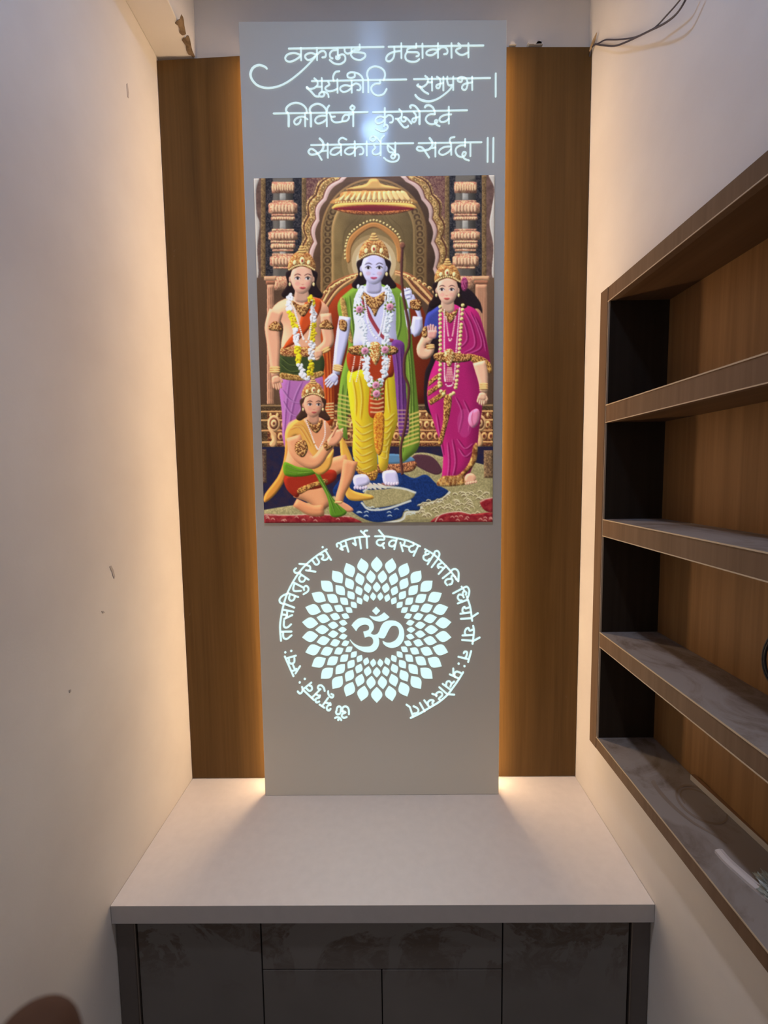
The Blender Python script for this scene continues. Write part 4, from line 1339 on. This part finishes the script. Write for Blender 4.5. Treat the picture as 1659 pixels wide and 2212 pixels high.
fill([(748, 1062), (800, 1062), (815, 1120), (780, 1200), (740, 1120)], GOLD_L, 12, 0.7, (168, 104, 52), N_FINE, 0.7)
head(768, 600, 78, 98, (214, 208, 234), 0.0, lip=(180, 80, 104))
goldpiece([(700, 745), (768, 780), (835, 745), (850, 790), (800, 850), (775, 900), (748, 850), (690, 790)], 8)
garland([(690, 720), (672, 800), (690, 920), (720, 1080), (722, 1230), (760, 1330), (800, 1330), (835, 1250), (835, 1080), (860, 920), (868, 800), (850, 715)], 36, (226, 234, 240))
beads([(710, 780), (735, 940), (770, 1020), (800, 1020), (830, 900), (840, 780)], 11, 6, (244, 240, 240))
for x, y in ((680, 855), (868, 840), (714, 1112), (838, 1105), (782, 1325), (785, 1378)):
    rose(x, y)
for x0 in (650, 690, 870):
    beads([(x0, 1150), (x0 - 10, 1210), (x0 - 30, 1300 if x0 < 800 else 1180)], 11, 5, (240, 214, 196))
# plain walking staff in the raised hand
line([(945, 470), (940, 640), (952, 780), (985, 960), (985, 1080), (960, 1150), (958, 1260), (985, 1350), (965, 1560), (935, 1720), (945, 1880)], 17, (84, 50, 44), 1, False, rnd=5, k=0.7)
ell(945, 460, 17, 20, (120, 76, 58), 6, 0.7)
for p_, q_ in (((958, 740), (985, 730)), ((960, 765), (990, 757)), ((966, 788), (992, 782))):
    line([p_, q_, (q_[0] + 10, q_[1] + 6)], 14, SK2, 1, True, rnd=5)
for x, y, dx in ((690, 1925, -1), (870, 1900, 1)):
    fill([(x - 42, y - 40), (x + 30, y - 45), (x + 50, y + 10), (x + 46 * dx, y + 42), (x - 30, y + 40), (x - 48, y + 5)], (206, 200, 226), 12, 0.5)
    for k in range(5):
        ell(x - 32 + k * 17 + dx * 6, y + 38 - abs(k - 2) * 2, 9, 11, (216, 196, 214), 4, 0.5, n=12)
# --- right figure: magenta sari with gilt borders
fill([(1160, 760), (1130, 800), (1095, 880), (1090, 1000), (1120, 1150), (1085, 1250), (1080, 1420), (1110, 1500), (1180, 1480), (1260, 900), (1400, 850), (1440, 880), (1420, 800), (1330, 720)], (36, 26, 30), 10, 0.4)
fill([(1090, 900), (1130, 860), (1180, 840), (1190, 960), (1170, 1030), (1085, 1020)], (62, 68, 140), 14, 0.6)
fill([(1180, 850), (1330, 830), (1410, 870), (1450, 980), (1480, 1120), (1490, 1220), (1450, 1180), (1400, 1200), (1440, 1420), (1420, 1600), (1400, 1760), (1340, 1900), (1200, 1930), (1195, 1750), (1140, 1560), (1100, 1420),
      (1110, 1280), (1170, 1100)], (166, 38, 100), 40, 0.5)
folds([[(1330, 860), (1380, 960), (1400, 1080), (1330, 1130)], [(1370, 870), (1420, 980), (1440, 1090), (1350, 1140)], [(1300, 870), (1340, 960), (1350, 1050), (1290, 1110)], [(1400, 900), (1450, 1020), (1470, 1120)],
       [(1280, 1400), (1320, 1500), (1300, 1620)], [(1330, 1420), (1370, 1520), (1360, 1620)], [(1230, 1680), (1240, 1800), (1230, 1910)], [(1260, 1660), (1280, 1800), (1260, 1910)],
       [(1290, 1660), (1340, 1720), (1390, 1690)], [(1300, 1720), (1340, 1770), (1385, 1740)], [(1160, 1500), (1180, 1620), (1205, 1760)]], 11, (106, 14, 58), (222, 118, 172))
ell(1330, 1560, 46, 90, (200, 84, 146), alpha=0.45)
for P in ([(1105, 1300), (1170, 1250), (1180, 1275), (1105, 1335)], [(1100, 1360), (1190, 1300), (1195, 1330), (1102, 1395)], [(1105, 1420), (1215, 1350), (1215, 1390), (1120, 1450)]):
    fill(P, (206, 160, 84), 5, 0.6, GOLD_D, N_FINE, 0.6, sm=False)
fill([(1205, 1400), (1250, 1395), (1240, 1500), (1215, 1600), (1190, 1690), (1165, 1680), (1195, 1560)], (202, 156, 86), 8, 0.7, GOLD_D, N_FINE, 0.7)
fill([(1350, 1130), (1440, 1150), (1490, 1190), (1495, 1250), (1440, 1220), (1350, 1160)], (206, 160, 84), 7, 0.7, GOLD_D, N_FINE, 0.6)
fill([(1385, 1700), (1410, 1690), (1400, 1800), (1330, 1890), (1340, 1940), (1165, 1950), (1195, 1890), (1290, 1880), (1360, 1800)], (206, 162, 92), 8, 0.7, GOLD_D, N_MID, 0.6)
for k in range(7):
    line([(1200 + k * 22, 1885), (1180 + k * 25, 1950)], 9, (250, 226, 160), 0.8)
ell(1366, 1905, 36, 34, (222, 170, 136), 10, 0.5)
for k in range(5):
    ell(1340 + k * 15, 1936 - k * 3, 8, 9, (230, 180, 148), 3, 0.5, n=10)
limb([(1105, 1020), (1070, 1090), (1080, 1130), (1110, 1110), (1120, 1070)], [34, 32, 38, 34, 24], SK3)
handp(1130, 1020, -1.6, (226, 164, 148), 62, 0.08, 28)
bangle(1118, 1080, 28, 0.1, 2)
limb([(1420, 1180), (1440, 1260), (1450, 1340), (1445, 1370)], [40, 38, 30, 24], SK3)
handp(1440, 1385, 1.75, SK3, 56, 0.05, 24)
bangle(1448, 1320, 28, 0, 3)
goldpiece([(1072, 975), (1095, 960), (1098, 1025), (1066, 1022)], 6)
fill([(1405, 1470), (1425, 1500), (1415, 1560), (1385, 1590), (1355, 1560), (1360, 1500)], (222, 132, 164), 12, 0.6)
line([(1385, 1480), (1375, 1530), (1385, 1580)], 5, (176, 80, 120), 0.7)
head(1225, 735, 68, 88, (238, 190, 160), -0.3, lip=(180, 74, 70))
ell(1330, 700, 22, 44, (170, 82, 120), 6, 0.7, c2=(110, 40, 70), tex=N_FINE)
goldpiece([(1195, 850), (1240, 880), (1290, 850), (1275, 900), (1240, 940), (1205, 900)], 7)
beads([(1180, 840), (1180, 1000), (1180, 1200), (1175, 1330), (1200, 1380), (1245, 1385), (1275, 1340), (1295, 1150), (1310, 950), (1320, 830)], 25, 12, (224, 200, 128))
beads([(1205, 860), (1205, 1100), (1210, 1300), (1240, 1330), (1265, 1290), (1280, 1100), (1300, 850)], 10, 5, (246, 216, 206))
beads([(1215, 900), (1230, 1020), (1240, 1050), (1255, 1020), (1275, 900)], 10, 5, (240, 190, 180))
goldpiece([(1145, 1130), (1235, 1120), (1360, 1140), (1360, 1175), (1235, 1185), (1150, 1170)], 8)
fill([(1215, 1105), (1255, 1105), (1265, 1150), (1235, 1215), (1205, 1150)], GOLD_L, 9, 0.7, (150, 96, 50), N_FINE, 0.7)
for k in range(5):
    beads([(1225 + k * 6, 1220), (1215 + k * 11, 1300)], 10, 4, (244, 200, 170))
# --- kneeling devotee: ochre shawl, red wrap, green sash
fill([(225, 1600), (260, 1560), (240, 1750), (220, 1900), (160, 2000), (95, 2050), (95, 2000), (180, 1880), (215, 1760)], (206, 140, 62), 10, 0.6)
fill([(230, 1580), (300, 1530), (420, 1520), (490, 1570), (520, 1700), (480, 1820), (380, 1880), (225, 1860), (235, 1720)], (218, 150, 108), 34, 0.5)
fill([(560, 1640), (640, 1800), (620, 1960), (760, 2010), (740, 2035), (610, 2030), (580, 1900)], (212, 160, 70), 10, 0.6)
limb([(420, 1900), (520, 1830), (610, 1800)], [52, 56, 50], (220, 152, 106), 20)
limb([(625, 1790), (600, 1900), (560, 2010), (555, 2060)], [46, 40, 28, 24], (216, 148, 104), 14)
fill([(530, 2050), (580, 2050), (640, 2090), (630, 2110), (560, 2105), (525, 2085)], (214, 146, 108), 8, 0.5)
limb([(290, 1960), (400, 2000), (470, 2090)], [60, 66, 44], (222, 156, 110), 22)
limb([(460, 2100), (380, 2100), (280, 2050)], [36, 34, 26], (212, 144, 100), 14)
fill([(225, 1880), (380, 1860), (520, 1850), (530, 1910), (440, 1960), (330, 1980), (290, 2020), (225, 1960)], (148, 44, 28), 14, 0.6)
fill([(300, 1965), (400, 1925), (470, 1905), (480, 1930), (390, 1960), (310, 2000)], (206, 158, 84), 5, 0.6, GOLD_D, N_FINE)
fill([(215, 1800), (300, 1830), (400, 1840), (410, 1870), (320, 1890), (220, 1880)], (92, 134, 34), 10, 0.6)
folds([[(225, 1820), (300, 1850), (390, 1855)], [(225, 1850), (300, 1870), (390, 1864)]], 8, (44, 72, 18), (160, 196, 84), 5)
fill([(395, 1850), (425, 1860), (500, 2000), (545, 2060), (600, 2110), (560, 2140), (500, 2130), (480, 2020)], (84, 124, 36), 8, 0.6)
folds([[(420, 1880), (480, 1980), (530, 2120)], [(430, 1890), (500, 2010), (570, 2110)]], 6, (40, 66, 18), (170, 198, 100), 5)
fill([(225, 1600), (300, 1530), (340, 1550), (430, 1750), (400, 1770), (300, 1640), (230, 1680)], (216, 160, 78), 12, 0.6)
folds([[(250, 1600), (310, 1590), (380, 1700)], [(270, 1570), (330, 1580), (400, 1700)]], 8, (160, 96, 40), (248, 206, 124), 6)
fill([(380, 1810), (480, 1760), (520, 1720), (500, 1830), (440, 1880), (390, 1850)], (216, 160, 76), 10, 0.6)
limb([(270, 1640), (300, 1740), (370, 1800), (420, 1790), (470, 1720), (510, 1670)], [46, 48, 44, 38, 32, 26], (222, 156, 112), 14)
goldpiece([(285, 1680), (340, 1665), (360, 1720), (330, 1770), (285, 1740)], 8)
goldpiece([(455, 1690), (500, 1655), (530, 1680), (480, 1730)], 7)
for k in range(4):
    line([(510 + k * 14, 1690 - k * 6), (545 + k * 9, 1630 - k * 4), (580 - k * 3, 1588 + k * 8)], 17, (230, 164, 128), 1, True, rnd=5, k=0.5)
fill([(480, 1670), (520, 1610), (560, 1600), (575, 1640), (540, 1690), (500, 1700)], (228, 160, 122), 10, 0.5)
line([(505, 1650), (530, 1600), (545, 1575)], 15, (222, 150, 114), 1, True, rnd=5)
head(392, 1445, 60, 76, (226, 166, 132), 0.5, hair=(66, 44, 34), lip=(170, 80, 76))
goldpiece([(345, 1530), (400, 1570), (445, 1535), (450, 1570), (415, 1620), (370, 1585)], 7)
beads([(350, 1540), (400, 1680), (420, 1720)], 11, 5, (246, 214, 206))
beads([(465, 1550), (465, 1640), (430, 1720)], 11, 5, (246, 214, 206))
bangle(550, 2050, 26, 0, 1)

grid = art.reshape(GH, SS, GW, SS, 3).mean((1, 3))
grid = np.clip(grid + (rs.rand(GH, GW, 1) - 0.5) * 5, 0, 255)
g2 = grid.mean(2, keepdims=True)
grid = np.clip(g2 + (grid - g2) * 1.04, 0, 255)
corners = [on_plane(x, y, 1, YP - 0.0042) for x, y in ((548, 385.5), (1068.7, 378), (1064, 1127.5), (571, 1130))]
u_, v_ = np.meshgrid((np.arange(GW)) / (GW - 1), (np.arange(GH)) / (GH - 1))
c0, c1, c2_, c3 = [np.array(c) for c in corners]
Pg = (c0 * ((1 - u_) * (1 - v_))[..., None] + c1 * (u_ * (1 - v_))[..., None] + c2_ * (u_ * v_)[..., None] + c3 * ((1 - u_) * v_)[..., None])
idx = np.arange(GW * GH).reshape(GH, GW)
quads = np.stack([idx[:-1, :-1], idx[1:, :-1], idx[1:, 1:], idx[:-1, 1:]], -1).reshape(-1, 4)
me = bpy.data.meshes.new('print_sheet')
me.vertices.add(GW * GH)
me.vertices.foreach_set('co', Pg.reshape(-1).astype(np.float32))
me.loops.add(quads.size)
me.loops.foreach_set('vertex_index', quads.reshape(-1).astype(np.int32))
me.polygons.add(len(quads))
me.polygons.foreach_set('loop_start', np.arange(0, quads.size, 4, dtype=np.int32))
me.update(calc_edges=True)
ca = me.color_attributes.new('ink', 'FLOAT_COLOR', 'POINT')
rgba = np.ones((GW * GH, 4), np.float32)
rgba[:, :3] = lin(grid.reshape(-1, 3))
ca.data.foreach_set('color', rgba.reshape(-1))
t = NT('printed_film')
at = t.n('ShaderNodeAttribute', attribute_name='ink')
t.set(Base_Color=at.outputs['Color'], Roughness=0.45, Specular_IOR_Level=0.2, Emission_Color=at.outputs['Color'], Emission_Strength=PRINT_POW)
t.m.cycles.emission_sampling = 'NONE'
me.materials.append(t.m)
mid = sum(corners, Vector()) / 4
pr = thing('printed_picture', (mid.x, YP, mid.z), 'colourful backlit print of four robed figures under an arch, mounted on the altar panel', 'picture')
sheet = bpy.data.objects.new('print_sheet', me)
COL.objects.link(sheet)
sheet.parent = pr
sheet.matrix_parent_inverse = Matrix.Translation(-pr.location)
m = MB()
P = [(c.x, c.z) for c in corners]
m.prism(P, YP - 0.0040, YP - 0.0003)
m.build('backing_board', M['panel_side'], pr)
